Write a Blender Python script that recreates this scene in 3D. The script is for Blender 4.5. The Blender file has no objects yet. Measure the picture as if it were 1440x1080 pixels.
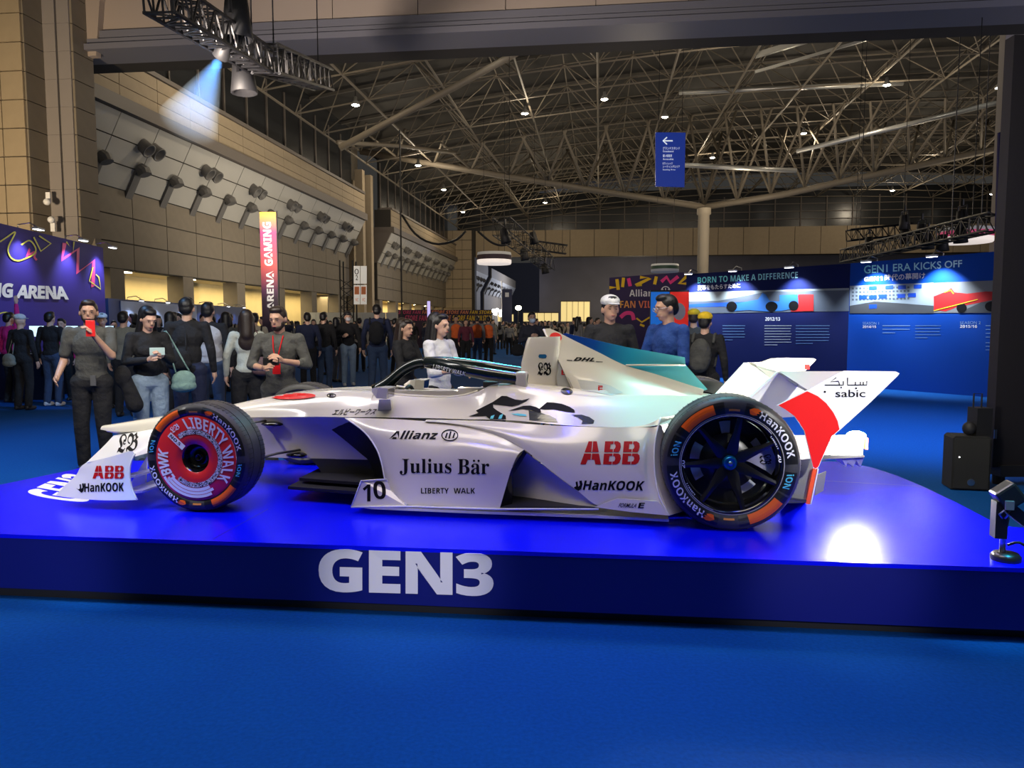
import bpy, bmesh, math, random
from mathutils import Vector, Matrix, Euler
from mathutils.bvhtree import BVHTree
random.seed(7)
PI = math.pi
C = bpy.context.scene.collection
SC = bpy.context.scene
# ------------------------------------------------------------------ camera
F = 1040.0; HZ = 458.0; H = 1.415; PL = 0.345          # focal length in px, horizon row, eye height, platform height
PITCH = math.atan((540 - HZ) / F)
cam = bpy.data.cameras.new('camera'); co = bpy.data.objects.new('camera', cam); C.objects.link(co)
co.location = (0, 0, H); co.rotation_euler = (PI / 2 - PITCH, 0, 0)
cam.sensor_width = 36; cam.lens = 36 * F / 1440; cam.clip_end = 600; cam.clip_start = .05
SC.camera = co
# ------------------------------------------------------------------ world, exposure
SC.view_settings.view_transform = 'Standard'; SC.view_settings.look = 'None'
SC.view_settings.gamma = 1; SC.view_settings.use_curve_mapping = False
SC.view_settings.exposure = 0.0
w = bpy.data.worlds.new('hall_ambience'); SC.world = w; w.use_nodes = True
w.node_tree.nodes['Background'].inputs[0].default_value = (.62, .60, .56, 1)
w.node_tree.nodes['Background'].inputs[1].default_value = 0.055
TH = math.radians(6.7); G = Vector((math.sin(TH), math.cos(TH), 0)); R_ = Vector((math.cos(TH), -math.sin(TH), 0))
def hall(a, b, z): return R_ * a + G * b + Vector((0, 0, z))
def ray(x, y):
    cx, cz = (x - 720) / F, -(y - 540) / F
    return Vector((cx, math.cos(PITCH) + cz * math.sin(PITCH), -math.sin(PITCH) + cz * math.cos(PITCH)))
O = Vector((0, 0, H))
def onz(x, y, z): r = ray(x, y); return O + r * ((z - H) / r.z)
def onY(x, y, Y): r = ray(x, y); return O + r * (Y / r.y)
def ona(x, y, a): r = ray(x, y); return O + r * (a / r.dot(R_))
def onb(x, y, b): r = ray(x, y); return O + r * (b / r.dot(G))
def zat(x, y, a): return ona(x, y, a).z
A0 = onz(277, 721, PL); B0 = onz(1028, 748, PL)
CD = (B0 - A0).normalized(); CN = Vector((-CD.y, CD.x, 0)); CYAW = math.atan2(CD.y, CD.x)
CAR0 = A0 + CN * .85; CAR0.z = 0
def CP(x, y, v):
    r = ray(x, y); t = ((A0 - O).dot(CN) + v + .85) / r.dot(CN); P = O + r * t; q = P - A0
    return Vector((q.dot(CD), v, P.z - PL))
def WU(u, v, py):                                        # height at (u, v) that shows on row py
    lo, hi = -.5, 1.6
    for _ in range(30):
        m = (lo + hi) / 2; P = A0 + CD * u + CN * (v + .85) + Vector((0, 0, m)) - O
        Y = P.y * math.cos(PITCH) - P.z * math.sin(PITCH); Z = P.y * math.sin(PITCH) + P.z * math.cos(PITCH)
        if 540 - F * Z / Y > py: lo = m
        else: hi = m
    return Vector((u, v, lo))
def light(kind, name, loc, target, energy, color, size=1.0, size_y=None, angle=60, blend=.6, label='lamp', spec=1.0):
    l = bpy.data.lights.new(name, kind); l.energy = energy; l.color = color; l.specular_factor = spec
    o = bpy.data.objects.new(name, l); C.objects.link(o); o.location = loc
    if kind == 'AREA':
        l.shape = 'RECTANGLE'; l.size = size; l.size_y = size_y or size
    elif kind == 'SPOT':
        l.spot_size = math.radians(angle); l.spot_blend = blend; l.shadow_soft_size = size
    else: l.shadow_soft_size = size
    if target is not None: o.rotation_euler = (Vector(target) - Vector(loc)).to_track_quat('-Z', 'Y').to_euler()
    return o
def carw(u, v, w_): return CAR0 + CD * u + CN * v + Vector((0, 0, PL + w_))
# the exhibition lighting: rigs hang over the stand, above and in front of the frame; unseen fills are added
light('AREA', 'rig_light_white', carw(1.2, -2.2, 5.0), carw(1.3, -.2, .3), 108, (1, .86, .64), 3.5, 1.2)
light('AREA', 'rig_light_white', carw(1.6, 1.6, 5.0), carw(1.6, 0, .3), 48, (1, .88, .68), 3.0, 1.2)
light('SPOT', 'rig_spot_nose', carw(-2.6, -2.2, 3.6), carw(-.85, -.5, .3), 420, (1, .97, .93), .12, angle=30)
light('SPOT', 'rig_spot_tail', carw(5.2, -3.2, 2.4), carw(3.5, -.75, .60), 800, (1, .98, .95), .08, angle=13)
light('SPOT', 'rig_spot_blue', carw(.9, -1.7, 5.5), carw(.9, -1.7, 0), 420, (.03, .05, 1), .5, angle=50, blend=1)
light('SPOT', 'rig_spot_blue', carw(2.0, 2.6, 5.5), carw(1.6, -.2, 0), 350, (.03, .05, 1), .5, angle=60, blend=1)
light('SPOT', 'rig_spot_blue', carw(3.0, -1.9, 5.5), carw(3.0, -1.9, 0), 300, (.05, .12, 1), .5, angle=40, blend=1)
light('SPOT', 'rig_spot_cyan', carw(3.0, .9, 3.8), carw(2.9, -.25, .55), 520, (.02, .72, .75), .12, angle=24)
light('SPOT', 'rig_spot_cyan', carw(1.6, 1.8, 3.4), carw(3.15, .1, .75), 380, (.02, .75, .75), .12, angle=15)
light('SPOT', 'rig_spot_cyan', carw(1.4, 3.4, 3.0), carw(1.4, 0, .6), 160, (.05, .8, .9), .15, angle=34)
light('SPOT', 'platform_spot_cyan', carw(-.9, -1.6, 2.6), carw(-.35, -1.15, 0), 230, (.03, .75, 1), .08, angle=18, blend=1)
light('SPOT', 'platform_spot_cyan', carw(4.6, -1.4, 2.6), carw(4.15, -1.1, 0), 260, (.03, .75, 1), .08, angle=18, blend=1)
for _x in (-2.5, -.5, 1.5): light('SPOT', 'fascia_fill', (_x, 1.0, 1.15), (_x, 3.62 - .06 * _x, .14), 110, (.95, .93, 1), .1, angle=24, blend=.9)  # unseen spots added to lift the fascia lettering
for _x in (-2.6, 0, 2.6): light('SPOT', 'carpet_fill', (_x, -.3, 3.4), (_x, .2, 0), 75, (.8, .92, 1), .3, angle=100, blend=1)  # unseen lights added to brighten the foreground carpet
light('SPOT', 'carpet_spot', (-3.2, 1.6, 4.5), (-2.8, 2.9, 0), 140, (.25, .55, 1), .2, angle=55, blend=1)
light('SPOT', 'carpet_spot', (2.2, .9, 4.5), (1.6, 2.6, 0), 160, (.15, .35, 1), .2, angle=55, blend=1)
light('SPOT', 'carpet_spot', (4.5, 8, 5.5), (5.2, 10.0, 0), 2600, (.2, .5, 1), .3, angle=75, blend=1)
light('SPOT', 'carpet_spot', (-5.5, 7, 5.5), (-5.0, 8.5, 0), 800, (.2, .5, 1), .3, angle=75, blend=1)
light('AREA', 'visitor_fill', (-3.2, 5.0, 3.6), (-3.2, 8.6, 1.3), 130, (1, .95, .9), 3, 1)  # this pair: unseen fill added to lighten the visitors' faces
light('AREA', 'visitor_fill', (1.6, 5.2, 3.8), (1.2, 8.0, 1.3), 80, (1, .95, .9), 3, 1)

# ------------------------------------------------------------------ materials
MC = {}
def mat(name, col, rough=.6, metal=0.0, emit=0, coat=0.0, noise=0.0, nscale=30, bump=0.0, ecol=None, spec=None, alpha=None):
    if name in MC: return MC[name]
    m = bpy.data.materials.new(name); m.use_nodes = True; nt = m.node_tree; b = nt.nodes['Principled BSDF']
    c = tuple(col) + (1,) if len(col) == 3 else col
    b.inputs['Base Color'].default_value = c; b.inputs['Roughness'].default_value = rough; b.inputs['Metallic'].default_value = metal
    if spec is not None: b.inputs['Specular IOR Level'].default_value = spec
    if coat: b.inputs['Coat Weight'].default_value = coat; b.inputs['Coat Roughness'].default_value = .08
    if emit: b.inputs['Emission Color'].default_value = tuple(ecol or col)[:3] + (1,); b.inputs['Emission Strength'].default_value = emit
    if noise or bump:
        tc = nt.nodes.new('ShaderNodeTexCoord'); n = nt.nodes.new('ShaderNodeTexNoise'); n.inputs['Scale'].default_value = nscale; n.inputs['Detail'].default_value = 4
        nt.links.new(tc.outputs['Object'], n.inputs['Vector'])
        if noise:
            mx = nt.nodes.new('ShaderNodeMix'); mx.data_type = 'RGBA'; mx.inputs['A'].default_value = tuple(x * (1 - noise) for x in c[:3]) + (1,)
            mx.inputs['B'].default_value = tuple(min(1, x * (1 + noise)) for x in c[:3]) + (1,)
            nt.links.new(n.outputs['Fac'], mx.inputs['Factor']); nt.links.new(mx.outputs['Result'], b.inputs['Base Color'])
        if bump:
            bp = nt.nodes.new('ShaderNodeBump'); bp.inputs['Strength'].default_value = bump; bp.inputs['Distance'].default_value = .004
            nt.links.new(n.outputs['Fac'], bp.inputs['Height']); nt.links.new(bp.outputs['Normal'], b.inputs['Normal'])
    MC[name] = m; return m
def gradmat(name, axis, stops, rough=.3, lo=0, hi=1, coord='Object', coat=.5):
    m = bpy.data.materials.new(name); m.use_nodes = True; nt = m.node_tree; b = nt.nodes['Principled BSDF']; b.inputs['Roughness'].default_value = rough
    b.inputs['Coat Weight'].default_value = coat
    tc = nt.nodes.new('ShaderNodeTexCoord'); sx = nt.nodes.new('ShaderNodeSeparateXYZ'); mr = nt.nodes.new('ShaderNodeMapRange'); cr = nt.nodes.new('ShaderNodeValToRGB')
    mr.inputs['From Min'].default_value = lo; mr.inputs['From Max'].default_value = hi
    nt.links.new(tc.outputs[coord], sx.inputs[0]); nt.links.new(sx.outputs[axis], mr.inputs['Value']); nt.links.new(mr.outputs[0], cr.inputs[0]); nt.links.new(cr.outputs[0], b.inputs['Base Color'])
    e = cr.color_ramp.elements
    while len(e) < len(stops): e.new(.5)
    for k, (p, c) in enumerate(stops): e[k].position = p; e[k].color = tuple(c) + (1,)
    return m
WHITE = mat('gloss_white_paint', (.74, .70, .60), .24, coat=.6)
WINGW = mat('wing_white_paint', (.86, .86, .86), .3, coat=.3)
BLACK = mat('black_gloss', (.006, .006, .007), .18, coat=.5)
MBLACK = mat('matt_black', (.012, .012, .014), .6)
CARBON = mat('carbon_weave', (.03, .03, .032), .4, noise=.6, nscale=220, bump=.3)
GCARBON = mat('grey_carbon', (.16, .16, .155), .45, noise=.35, nscale=260, bump=.2)
REDP = mat('red_paint', (.80, .012, .012), .35)
INK = mat('black_print', (.004, .004, .005), .7, spec=.15)
REDI = mat('red_print', (.52, .004, .008), .6, spec=.2)
WINK = mat('white_print', (.88, .88, .88), .45)
GREYI = mat('light_grey_print', (.62, .60, .62), .5)
ORANGE = mat('orange_print', (1, .14, .0), .5)
CYANI = mat('cyan_print', (.10, .62, .72), .5)
TYRE = mat('tyre_rubber', (.042, .042, .040), .5, noise=.2, nscale=60)
TYREG = mat('tyre_gloss_band', (.010, .010, .010), .3)
STEEL = mat('brushed_steel', (.55, .55, .56), .3, metal=1)
SIGW = mat('sign_white', (.8, .8, .82), .6)

# ------------------------------------------------------------------ mesh collecting
class MB:
    def __init__(s): s.v = []; s.f = []; s.m = []
    def add(s, vs, fs, mi=0):
        n = len(s.v); s.v += [Vector(p) for p in vs]; s.f += [tuple(i + n for i in f) for f in fs]; s.m += [mi] * len(fs); return s
    def box(s, c, sz, rot=None, mi=0):
        M = rot.to_matrix() if rot is not None and not isinstance(rot, Matrix) else (rot or Matrix.Identity(3))
        c = Vector(c); vs = [c + M @ Vector((sx * sz[0] / 2, sy * sz[1] / 2, sz_ * sz[2] / 2)) for sx in (-1, 1) for sy in (-1, 1) for sz_ in (-1, 1)]
        return s.add(vs, [(0, 1, 3, 2), (4, 6, 7, 5), (0, 4, 5, 1), (2, 3, 7, 6), (0, 2, 6, 4), (1, 5, 7, 3)], mi)
    def tube(s, pts, rad, seg=8, mi=0, cap=True, sq=1.0, up=None):
        pts = [Vector(p) for p in pts]; n = len(pts)
        if not isinstance(rad, (list, tuple)): rad = [rad] * n
        base = len(s.v); prev = None
        for i, p in enumerate(pts):
            t = (pts[min(i + 1, n - 1)] - pts[max(i - 1, 0)])
            t = t.normalized() if t.length > 1e-9 else Vector((0, 0, 1))
            if prev is None:
                u = Vector(up) if up else (Vector((0, 0, 1)) if abs(t.z) < .9 else Vector((1, 0, 0)))
            else: u = prev
            a = t.cross(u).normalized(); u2 = a.cross(t).normalized(); prev = u2
            for k in range(seg):
                th = 2 * PI * (k + .5) / seg; s.v.append(p + a * math.cos(th) * rad[i] + u2 * math.sin(th) * rad[i] * sq)
        for i in range(n - 1):
            for k in range(seg):
                k2 = (k + 1) % seg; s.f.append((base + i * seg + k, base + i * seg + k2, base + (i + 1) * seg + k2, base + (i + 1) * seg + k)); s.m.append(mi)
        if cap:
            s.f.append(tuple(base + k for k in reversed(range(seg)))); s.f.append(tuple(base + (n - 1) * seg + k for k in range(seg))); s.m += [mi, mi]
        return s
    def lathe(s, o, ax, prof, seg=32, mi=0):                 # prof: (distance along axis, radius)
        o = Vector(o); ax = Vector(ax).normalized(); u = Vector((0, 0, 1)) if abs(ax.z) < .9 else Vector((1, 0, 0)); a = ax.cross(u).normalized(); u = a.cross(ax)
        base = len(s.v)
        for (h, r) in prof:
            for k in range(seg):
                th = 2 * PI * k / seg; s.v.append(o + ax * h + (a * math.cos(th) + u * math.sin(th)) * max(r, 1e-4))
        for i in range(len(prof) - 1):
            for k in range(seg):
                k2 = (k + 1) % seg; s.f.append((base + i * seg + k, base + i * seg + k2, base + (i + 1) * seg + k2, base + (i + 1) * seg + k)); s.m.append(mi)
        return s
    def ell(s, c, r, seg=12, rings=8, M=None, mi=0):
        c = Vector(c); base = len(s.v); M = M or Matrix.Identity(3)
        for i in range(1, rings):
            ph = PI * i / rings
            for k in range(seg):
                th = 2 * PI * k / seg; s.v.append(c + M @ Vector((r[0] * math.sin(ph) * math.cos(th), r[1] * math.sin(ph) * math.sin(th), r[2] * math.cos(ph))))
        t = len(s.v); s.v.append(c + M @ Vector((0, 0, r[2]))); s.v.append(c + M @ Vector((0, 0, -r[2])))
        for i in range(rings - 2):
            for k in range(seg):
                k2 = (k + 1) % seg; s.f.append((base + i * seg + k, base + (i + 1) * seg + k, base + (i + 1) * seg + k2, base + i * seg + k2)); s.m.append(mi)
        for k in range(seg):
            k2 = (k + 1) % seg; s.f.append((t, base + k, base + k2)); s.f.append((t + 1, base + (rings - 2) * seg + k2, base + (rings - 2) * seg + k)); s.m += [mi, mi]
        return s
    def capsule(s, p0, p1, r0, r1, seg=10, mi=0):
        p0 = Vector(p0); p1 = Vector(p1); t = (p1 - p0); L = t.length; t = t / L if L > 1e-6 else Vector((0, 0, 1))
        pts = []; rs = []
        for k in range(4): th = PI / 2 * (k + .25) / 4; pts.append(p0 - t * r0 * math.cos(th)); rs.append(r0 * math.sin(th))
        pts.append(p0); rs.append(r0); pts.append(p1); rs.append(r1)
        for k in range(4): th = PI / 2 * (k + .75) / 4; pts.append(p1 + t * r1 * math.sin(th)); rs.append(r1 * math.cos(th))
        return s.tube(pts, rs, seg, mi)
    def prism(s, pts, off, mi=0):                            # closed polygon extruded by a vector
        pts = [Vector(p) for p in pts]; off = Vector(off); n = len(pts)
        return s.add(pts + [p + off for p in pts], [tuple(range(n)), tuple(reversed(range(n, 2 * n)))] + [(i, i + n, (i + 1) % n + n, (i + 1) % n) for i in range(n)], mi)
    def grid(s, rows, mi=0, close=False):
        base = len(s.v); m = len(rows[0])
        for r in rows: s.v += [Vector(p) for p in r]
        for i in range(len(rows) - 1):
            for k in range(m - 1 + (1 if close else 0)):
                k2 = (k + 1) % m; s.f.append((base + i * m + k, base + (i + 1) * m + k, base + (i + 1) * m + k2, base + i * m + k2)); s.m.append(mi)
        return s
    def mirror(s): s.two = True; return s                     # a second piece, mirrored to the far side
    def both(s):
        n = len(s.v); m = len(s.f); s.v += [Vector((p.x, -p.y, p.z)) for p in s.v[:n]]
        s.f += [tuple(i + n for i in reversed(f)) for f in s.f[:m]]; s.m += s.m[:m]; return s
    def mesh(s, name, mats, smooth=False):
        me = bpy.data.meshes.new(name); me.from_pydata([tuple(p) for p in s.v], [], s.f)
        for m in (mats if isinstance(mats, (list, tuple)) else [mats]): me.materials.append(m)
        me.polygons.foreach_set('material_index', s.m)
        if smooth: me.polygons.foreach_set('use_smooth', [True] * len(s.f))
        me.update(); return me
    def build(s, name, mats, parent=None, smooth=False, fix=True, angle=None):
        me = s.mesh(name, mats, smooth)
        if fix:
            bm = bmesh.new(); bm.from_mesh(me); bmesh.ops.remove_doubles(bm, verts=bm.verts, dist=1e-5); bmesh.ops.recalc_face_normals(bm, faces=bm.faces); bm.to_mesh(me); bm.free()
        if smooth and angle: me.set_sharp_from_angle(angle=math.radians(angle))
        o = bpy.data.objects.new(name, me); C.objects.link(o)
        if parent: o.parent = parent
        if getattr(s, 'two', False):
            o2 = o.copy(); C.objects.link(o2); o2.scale = (1, -1, 1)
        return o
def tag(o, label=None, cat=None, group=None, kind=None):
    if label: o['label'] = label
    if cat: o['category'] = cat
    if group: o['group'] = group
    if kind: o['kind'] = kind
    return o
def empty(name, loc=(0, 0, 0), rz=0, label=None, cat=None, group=None, kind=None):
    o = bpy.data.objects.new(name, None); C.objects.link(o); o.location = loc; o.rotation_euler = (0, 0, rz); o.empty_display_size = .1
    return tag(o, label, cat, group, kind)
def link(name, me, parent=None, loc=(0, 0, 0), rot=None, scale=None):
    o = bpy.data.objects.new(name, me); C.objects.link(o); o.location = loc
    if rot is not None: o.rotation_euler = rot
    if scale is not None: o.scale = scale
    if parent: o.parent = parent
    return o
def cr(P, n):                                              # Catmull-Rom resample of a polyline, n points
    P = [Vector(p) for p in P]; m = len(P) - 1; out = []
    for i in range(n):
        t = i * m / (n - 1); k = min(int(t), m - 1); f = t - k
        p0 = P[k - 1] if k > 0 else P[0] * 2 - P[1]; p1 = P[k]; p2 = P[k + 1]; p3 = P[k + 2] if k + 2 <= m else P[m] * 2 - P[m - 1]
        out.append(.5 * ((2 * p1) + (p2 - p0) * f + (2 * p0 - 5 * p1 + 4 * p2 - p3) * f * f + (3 * p1 - p0 - 3 * p2 + p3) * f ** 3))
    return out
def smoothgrid(rows, nu, nv):
    rows = [cr(r, nv) for r in rows]; cols = [cr([r[k] for r in rows], nu) for k in range(nv)]
    return [[cols[k][i] for k in range(nv)] for i in range(nu)]

# ------------------------------------------------------------------ lettering
TXC = {}
def bold(s):
    return ''.join(chr(0x1D5D4 + ord(c) - 65) if 'A' <= c <= 'Z' else chr(0x1D5EE + ord(c) - 97) if 'a' <= c <= 'z' else chr(0x1D7EC + ord(c) - 48) if '0' <= c <= '9' else c for c in s)
def serifb(s):
    return ''.join(chr(0x1D400 + ord(c) - 65) if 'A' <= c <= 'Z' else chr(0x1D41A + ord(c) - 97) if 'a' <= c <= 'z' else c for c in s)
def glyphs(s, off=0.0, space=1.0):
    """2-D lettering mesh normalised to the unit box; returns (verts, faces, aspect)"""
    key = (s, off, space)
    if key in TXC: return TXC[key]
    cu = bpy.data.curves.new('lettering', 'FONT'); cu.body = s; cu.offset = off; cu.space_character = space; cu.resolution_u = 3; cu.fill_mode = 'FRONT'
    o = bpy.data.objects.new('lettering', cu); C.objects.link(o)
    dg = bpy.context.evaluated_depsgraph_get(); me = bpy.data.meshes.new_from_object(o.evaluated_get(dg))
    vs = [(v.co.x, v.co.y) for v in me.vertices]; fs = [tuple(p.vertices) for p in me.polygons]
    bpy.data.objects.remove(o); bpy.data.curves.remove(cu); bpy.data.meshes.remove(me)
    if not vs: TXC[key] = ([], [], 1); return TXC[key]
    x0 = min(v[0] for v in vs); x1 = max(v[0] for v in vs); y0 = min(v[1] for v in vs); y1 = max(v[1] for v in vs)
    r = ([((x - x0) / (x1 - x0), (y - y0) / (y1 - y0)) for x, y in vs], fs, (x1 - x0) / (y1 - y0)); TXC[key] = r; return r
def quadtext(s, bl, br, tr, tl, off=0.0, space=1.0):
    vs, fs, _ = glyphs(s, off, space); out = []
    for x, y in vs:
        b = Vector(bl).lerp(Vector(br), x); t = Vector(tl).lerp(Vector(tr), x); out.append(b.lerp(t, y))
    return out, fs
def recttext(s, x0, y0, x1, y1, slant=0, dy=0, off=0.0, space=1.0):
    """x0,y0 = bottom left pixel, x1,y1 = top right; dy = extra drop of the right end"""
    return quadtext(s, (x0, y0), (x1, y0 + dy), (x1 + slant, y1 + dy), (x0 + slant, y1), off, space)
def polypx(pts): return [Vector(p) for p in pts], [tuple(range(len(pts)))]
def strokepx(pts, wd):
    pts = [Vector(p) for p in pts]; L = []; Rr = []
    for i, p in enumerate(pts):
        t = pts[min(i + 1, len(pts) - 1)] - pts[max(i - 1, 0)]; t = t.normalized(); n = Vector((-t.y, t.x)) * wd / 2; L.append(p + n); Rr.append(p - n)
    n = len(pts); return L + Rr, [(i, i + 1, n + i + 1, n + i) for i in range(n - 1)]
def ellpx(cx, cy, rx, ry, n=28, rot=0):
    return polypx([(cx + rx * math.cos(2 * PI * k / n) * math.cos(rot) - ry * math.sin(2 * PI * k / n) * math.sin(rot), cy + rx * math.cos(2 * PI * k / n) * math.sin(rot) + ry * math.sin(2 * PI * k / n) * math.cos(rot)) for k in range(n)])
def ringpx(cx, cy, rx, ry, wd, n=32, a0=0, a1=2 * PI):
    return strokepx([(cx + rx * math.cos(a0 + (a1 - a0) * k / n), cy + ry * math.sin(a0 + (a1 - a0) * k / n)) for k in range(n + 1)], wd)
BV = {}
def bvh(objs):
    key = tuple(o.name for o in objs)
    if key not in BV:
        vs = []; fs = []
        for o in objs:
            bpy.context.view_layer.update(); M = o.matrix_world; n = len(vs); vs += [M @ v.co for v in o.data.vertices]; fs += [tuple(i + n for i in p.vertices) for p in o.data.polygons]
        BV[key] = BVHTree.FromPolygons(vs, fs)
    return BV[key]
def decal(name, shapes, targets, material, parent=None, off=.002, step=None, label=None):
    """lettering and marks laid out on the surface they are printed on"""
    T = bvh(targets); bm = bmesh.new()
    for vs, fs in shapes:
        vv = [bm.verts.new((v[0], v[1], 0)) for v in vs]
        for f in fs:
            try: bm.faces.new([vv[i] for i in f])
            except ValueError: pass
    if step and bm.verts:
        xs = [v.co.x for v in bm.verts]; ys = [v.co.y for v in bm.verts]
        for ax, lo, hi in ((0, min(xs), max(xs)), (1, min(ys), max(ys))):
            k = lo + step
            while k < hi:
                no = (1, 0, 0) if ax == 0 else (0, 1, 0); cpt = (k, 0, 0) if ax == 0 else (0, k, 0)
                bmesh.ops.bisect_plane(bm, geom=bm.verts[:] + bm.edges[:] + bm.faces[:], plane_co=cpt, plane_no=no); k += step
        bmesh.ops.triangulate(bm, faces=bm.faces)
    M = parent.matrix_world.inverted() if parent else Matrix.Identity(4)
    last = None; bad = []
    for v in bm.verts:
        r = ray(v.co.x, v.co.y).normalized(); h, nrm, i, dd = T.ray_cast(O, r)
        if h is None: bad.append(v); continue
        if nrm.dot(r) > 0: nrm = -nrm
        c = max(.25, -nrm.dot(r)); v.co = M @ (h - r * (off / c))
    bmesh.ops.delete(bm, geom=bad, context='VERTS')
    me = bpy.data.meshes.new(name); bm.to_mesh(me); bm.free(); me.materials.append(material)
    o = bpy.data.objects.new(name, me); C.objects.link(o)
    if parent: o.parent = parent
    if label: o['label'] = label
    return o
# ================================================================== PLATFORM
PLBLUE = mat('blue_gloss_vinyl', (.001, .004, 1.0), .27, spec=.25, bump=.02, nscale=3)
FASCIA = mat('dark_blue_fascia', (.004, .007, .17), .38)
fl = onz(0, 751, PL); fr = onz(1410, 798, PL); dfr = (fr - fl).normalized()
perp = Vector((-dfr.y, dfr.x, 0))
FL = fl - dfr * 1.2; FR = fr + dfr * 1.2
bl_ = onz(105, 660, PL); bw = (FL - bl_)
outline = [FL, FR, onz(1440, 757, PL), onz(1407, 739.5, PL), onz(1350, 709, PL), onz(1298, 684, PL), onz(1262, 669, PL), onz(1225, 657, PL), onz(1180, 649, PL), onz(700, 646, PL), onz(140, 648, PL), bl_]
outline[2] = FR + perp * .55
plat = empty('display_platform', (fl + fr) / 2 * 1.0 - Vector((0, 0, PL)), 0, 'low blue glossy show platform carrying the white racing car', 'platform')
PO = Vector(plat.location)
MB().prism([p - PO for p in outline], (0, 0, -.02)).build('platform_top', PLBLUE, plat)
FH = .285
ins = [(p - PO) for p in outline]
cen = sum(ins, Vector()) / len(ins)
def inset(d):
    return [Vector((p.x, p.y, p.z)) + (Vector((cen.x - p.x, cen.y - p.y, 0))).normalized() * d for p in ins]
m = MB(); a = [p - Vector((0, 0, .02)) for p in inset(.004)]; b = [p - Vector((0, 0, FH)) for p in inset(.004)]
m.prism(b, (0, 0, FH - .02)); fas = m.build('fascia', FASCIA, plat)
m = MB(); m.prism([Vector((p.x, p.y, .001)) for p in inset(.16)], (0, 0, PL - FH)); m.build('plinth', MBLACK, plat)
bpy.context.view_layer.update()
decal('platform_lettering', [recttext(bold('GEN3'), 448, 832, 694, 771, 0, 7, off=.02, space=.93)], [fas], mat('fascia_white_lettering', (.92, .90, .94), .6), plat, .003)
ptop = [o for o in plat.children if o.name.startswith('platform_top')][0]
# the floor lettering by the nose, read from the left end
Z0 = PL
q = [onz(x, y, PL) - PO + Vector((0, 0, .002)) for x, y in ((30, 695), (120, 709), (150, 678), (95, 665))]
gv, gf, _ = glyphs(bold('GEN3'), .02, .93)
tv = []
for x, y in gv:                                             # text runs away from the camera
    tv.append(q[1].lerp(q[2], x).lerp(q[0].lerp(q[3], x), y))
MB().add(tv, gf).build('floor_lettering', SIGW, plat, fix=False)
for uu in (.55, 2.55, 4.05):
    a_ = CAR0 + CD * uu - CN * 1.3 + Vector((0, 0, 0)); 
for (x0, y0, x1, y1) in ((377, 716, 300, 758), (1298, 684, 1155, 676)):
    p0 = onz(x0, y0, PL) - PO; p1 = onz(x1, y1, PL) - PO; dd = (p1 - p0).normalized(); sd = Vector((-dd.y, dd.x, 0)) * .0015
    MB().add([p0 - sd + Vector((0, 0, .0008)), p0 + sd + Vector((0, 0, .0008)), p1 + sd + Vector((0, 0, .0008)), p1 - sd + Vector((0, 0, .0008))], [(0, 1, 2, 3)]).build('vinyl_seam', FASCIA, plat, fix=False)

# ================================================================== RACING CAR
car = empty('racing_car', CAR0 + Vector((0, 0, PL)), CYAW, 'white open-wheel racing car with black halo and red nose spot on blue platform', 'car')
bpy.context.view_layer.update()
def st(u, pts): return [WU(u, v, y) for v, y in pts]
# --- monocoque: nose tip to tail, rows run from the centre line down to the chine
def row(u, t, s, m_, c, n=12): return cr([WU(u, *t), WU(u, *s), WU(u, *m_), WU(u, *c)], n)
S1 = [
 row(-1.19, (0, 598), (-.02, 599), (-.035, 601), (-.04, 604)),
 row(-1.05, (0, 594), (-.05, 596), (-.075, 600), (-.085, 607)),
 row(-.75, (0, 585), (-.08, 588), (-.115, 595), (-.13, 606)),
 row(-.5, (0, 578), (-.10, 581), (-.145, 589), (-.16, 600)),
 row(-.25, (0, 570), (-.12, 573), (-.18, 581), (-.20, 591)),
 row(0, (0, 559.5), (-.14, 563), (-.21, 573), (-.24, 587)),
 row(.25, (0, 551.5), (-.15, 555), (-.235, 569), (-.28, 586.5)),
 row(.5, (0, 548), (-.17, 551), (-.26, 566), (-.32, 586)),
 row(.72, (0, 547.5), (-.19, 550), (-.28, 566), (-.36, 586.5)),
 row(.86, (0, 549), (-.22, 552), (-.31, 566), (-.38, 587)),
]
S1b = [   # beside the cockpit: rows start on the opening's rim
 row(.86, (-.20, 551.5), (-.225, 552.3), (-.31, 566), (-.38, 587)),
 row(1.0, (-.245, 556), (-.27, 557), (-.33, 569), (-.395, 587)),
 row(1.25, (-.255, 559), (-.28, 560), (-.34, 572), (-.42, 588)),
 row(1.42, (-.26, 558), (-.285, 559), (-.35, 572), (-.44, 589)),
 row(1.53, (-.26, 551), (-.285, 553), (-.36, 570), (-.45, 590)),
 row(1.60, (-.255, 543), (-.28, 545), (-.37, 567), (-.46, 590)),
 row(1.66, (-.24, 539.5), (-.27, 541), (-.375, 565), (-.47, 590.5)),
]
S1c = [
 row(1.66, (0, 539.5), (-.27, 541), (-.375, 565), (-.47, 590.5)),
 row(1.8, (0, 539), (-.27, 541), (-.39, 564), (-.50, 591.5)),
 row(2.05, (0, 541), (-.22, 547), (-.38, 570), (-.56, 597)),
 row(2.25, (0, 542), (-.20, 552), (-.37, 576), (-.585, 600)),
 row(2.5, (0, 540), (-.20, 558), (-.38, 580), (-.605, 601)),
 row(2.68, (0, 544), (-.19, 562), (-.36, 581), (-.60, 595)),
 row(2.8, (0, 549), (-.17, 565), (-.33, 583), (-.50, 592)),
 row(3.0, (0, 556), (-.14, 568), (-.24, 584), (-.32, 600)),
 row(3.3, (0, 578), (-.10, 588), (-.16, 598), (-.2, 612)),
]
def sg(rows, k):
    nv = len(rows[0]); cols = [cr([r[j] for r in rows], k) for j in range(nv)]
    return [[cols[j][i] for j in range(nv)] for i in range(k)]
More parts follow.
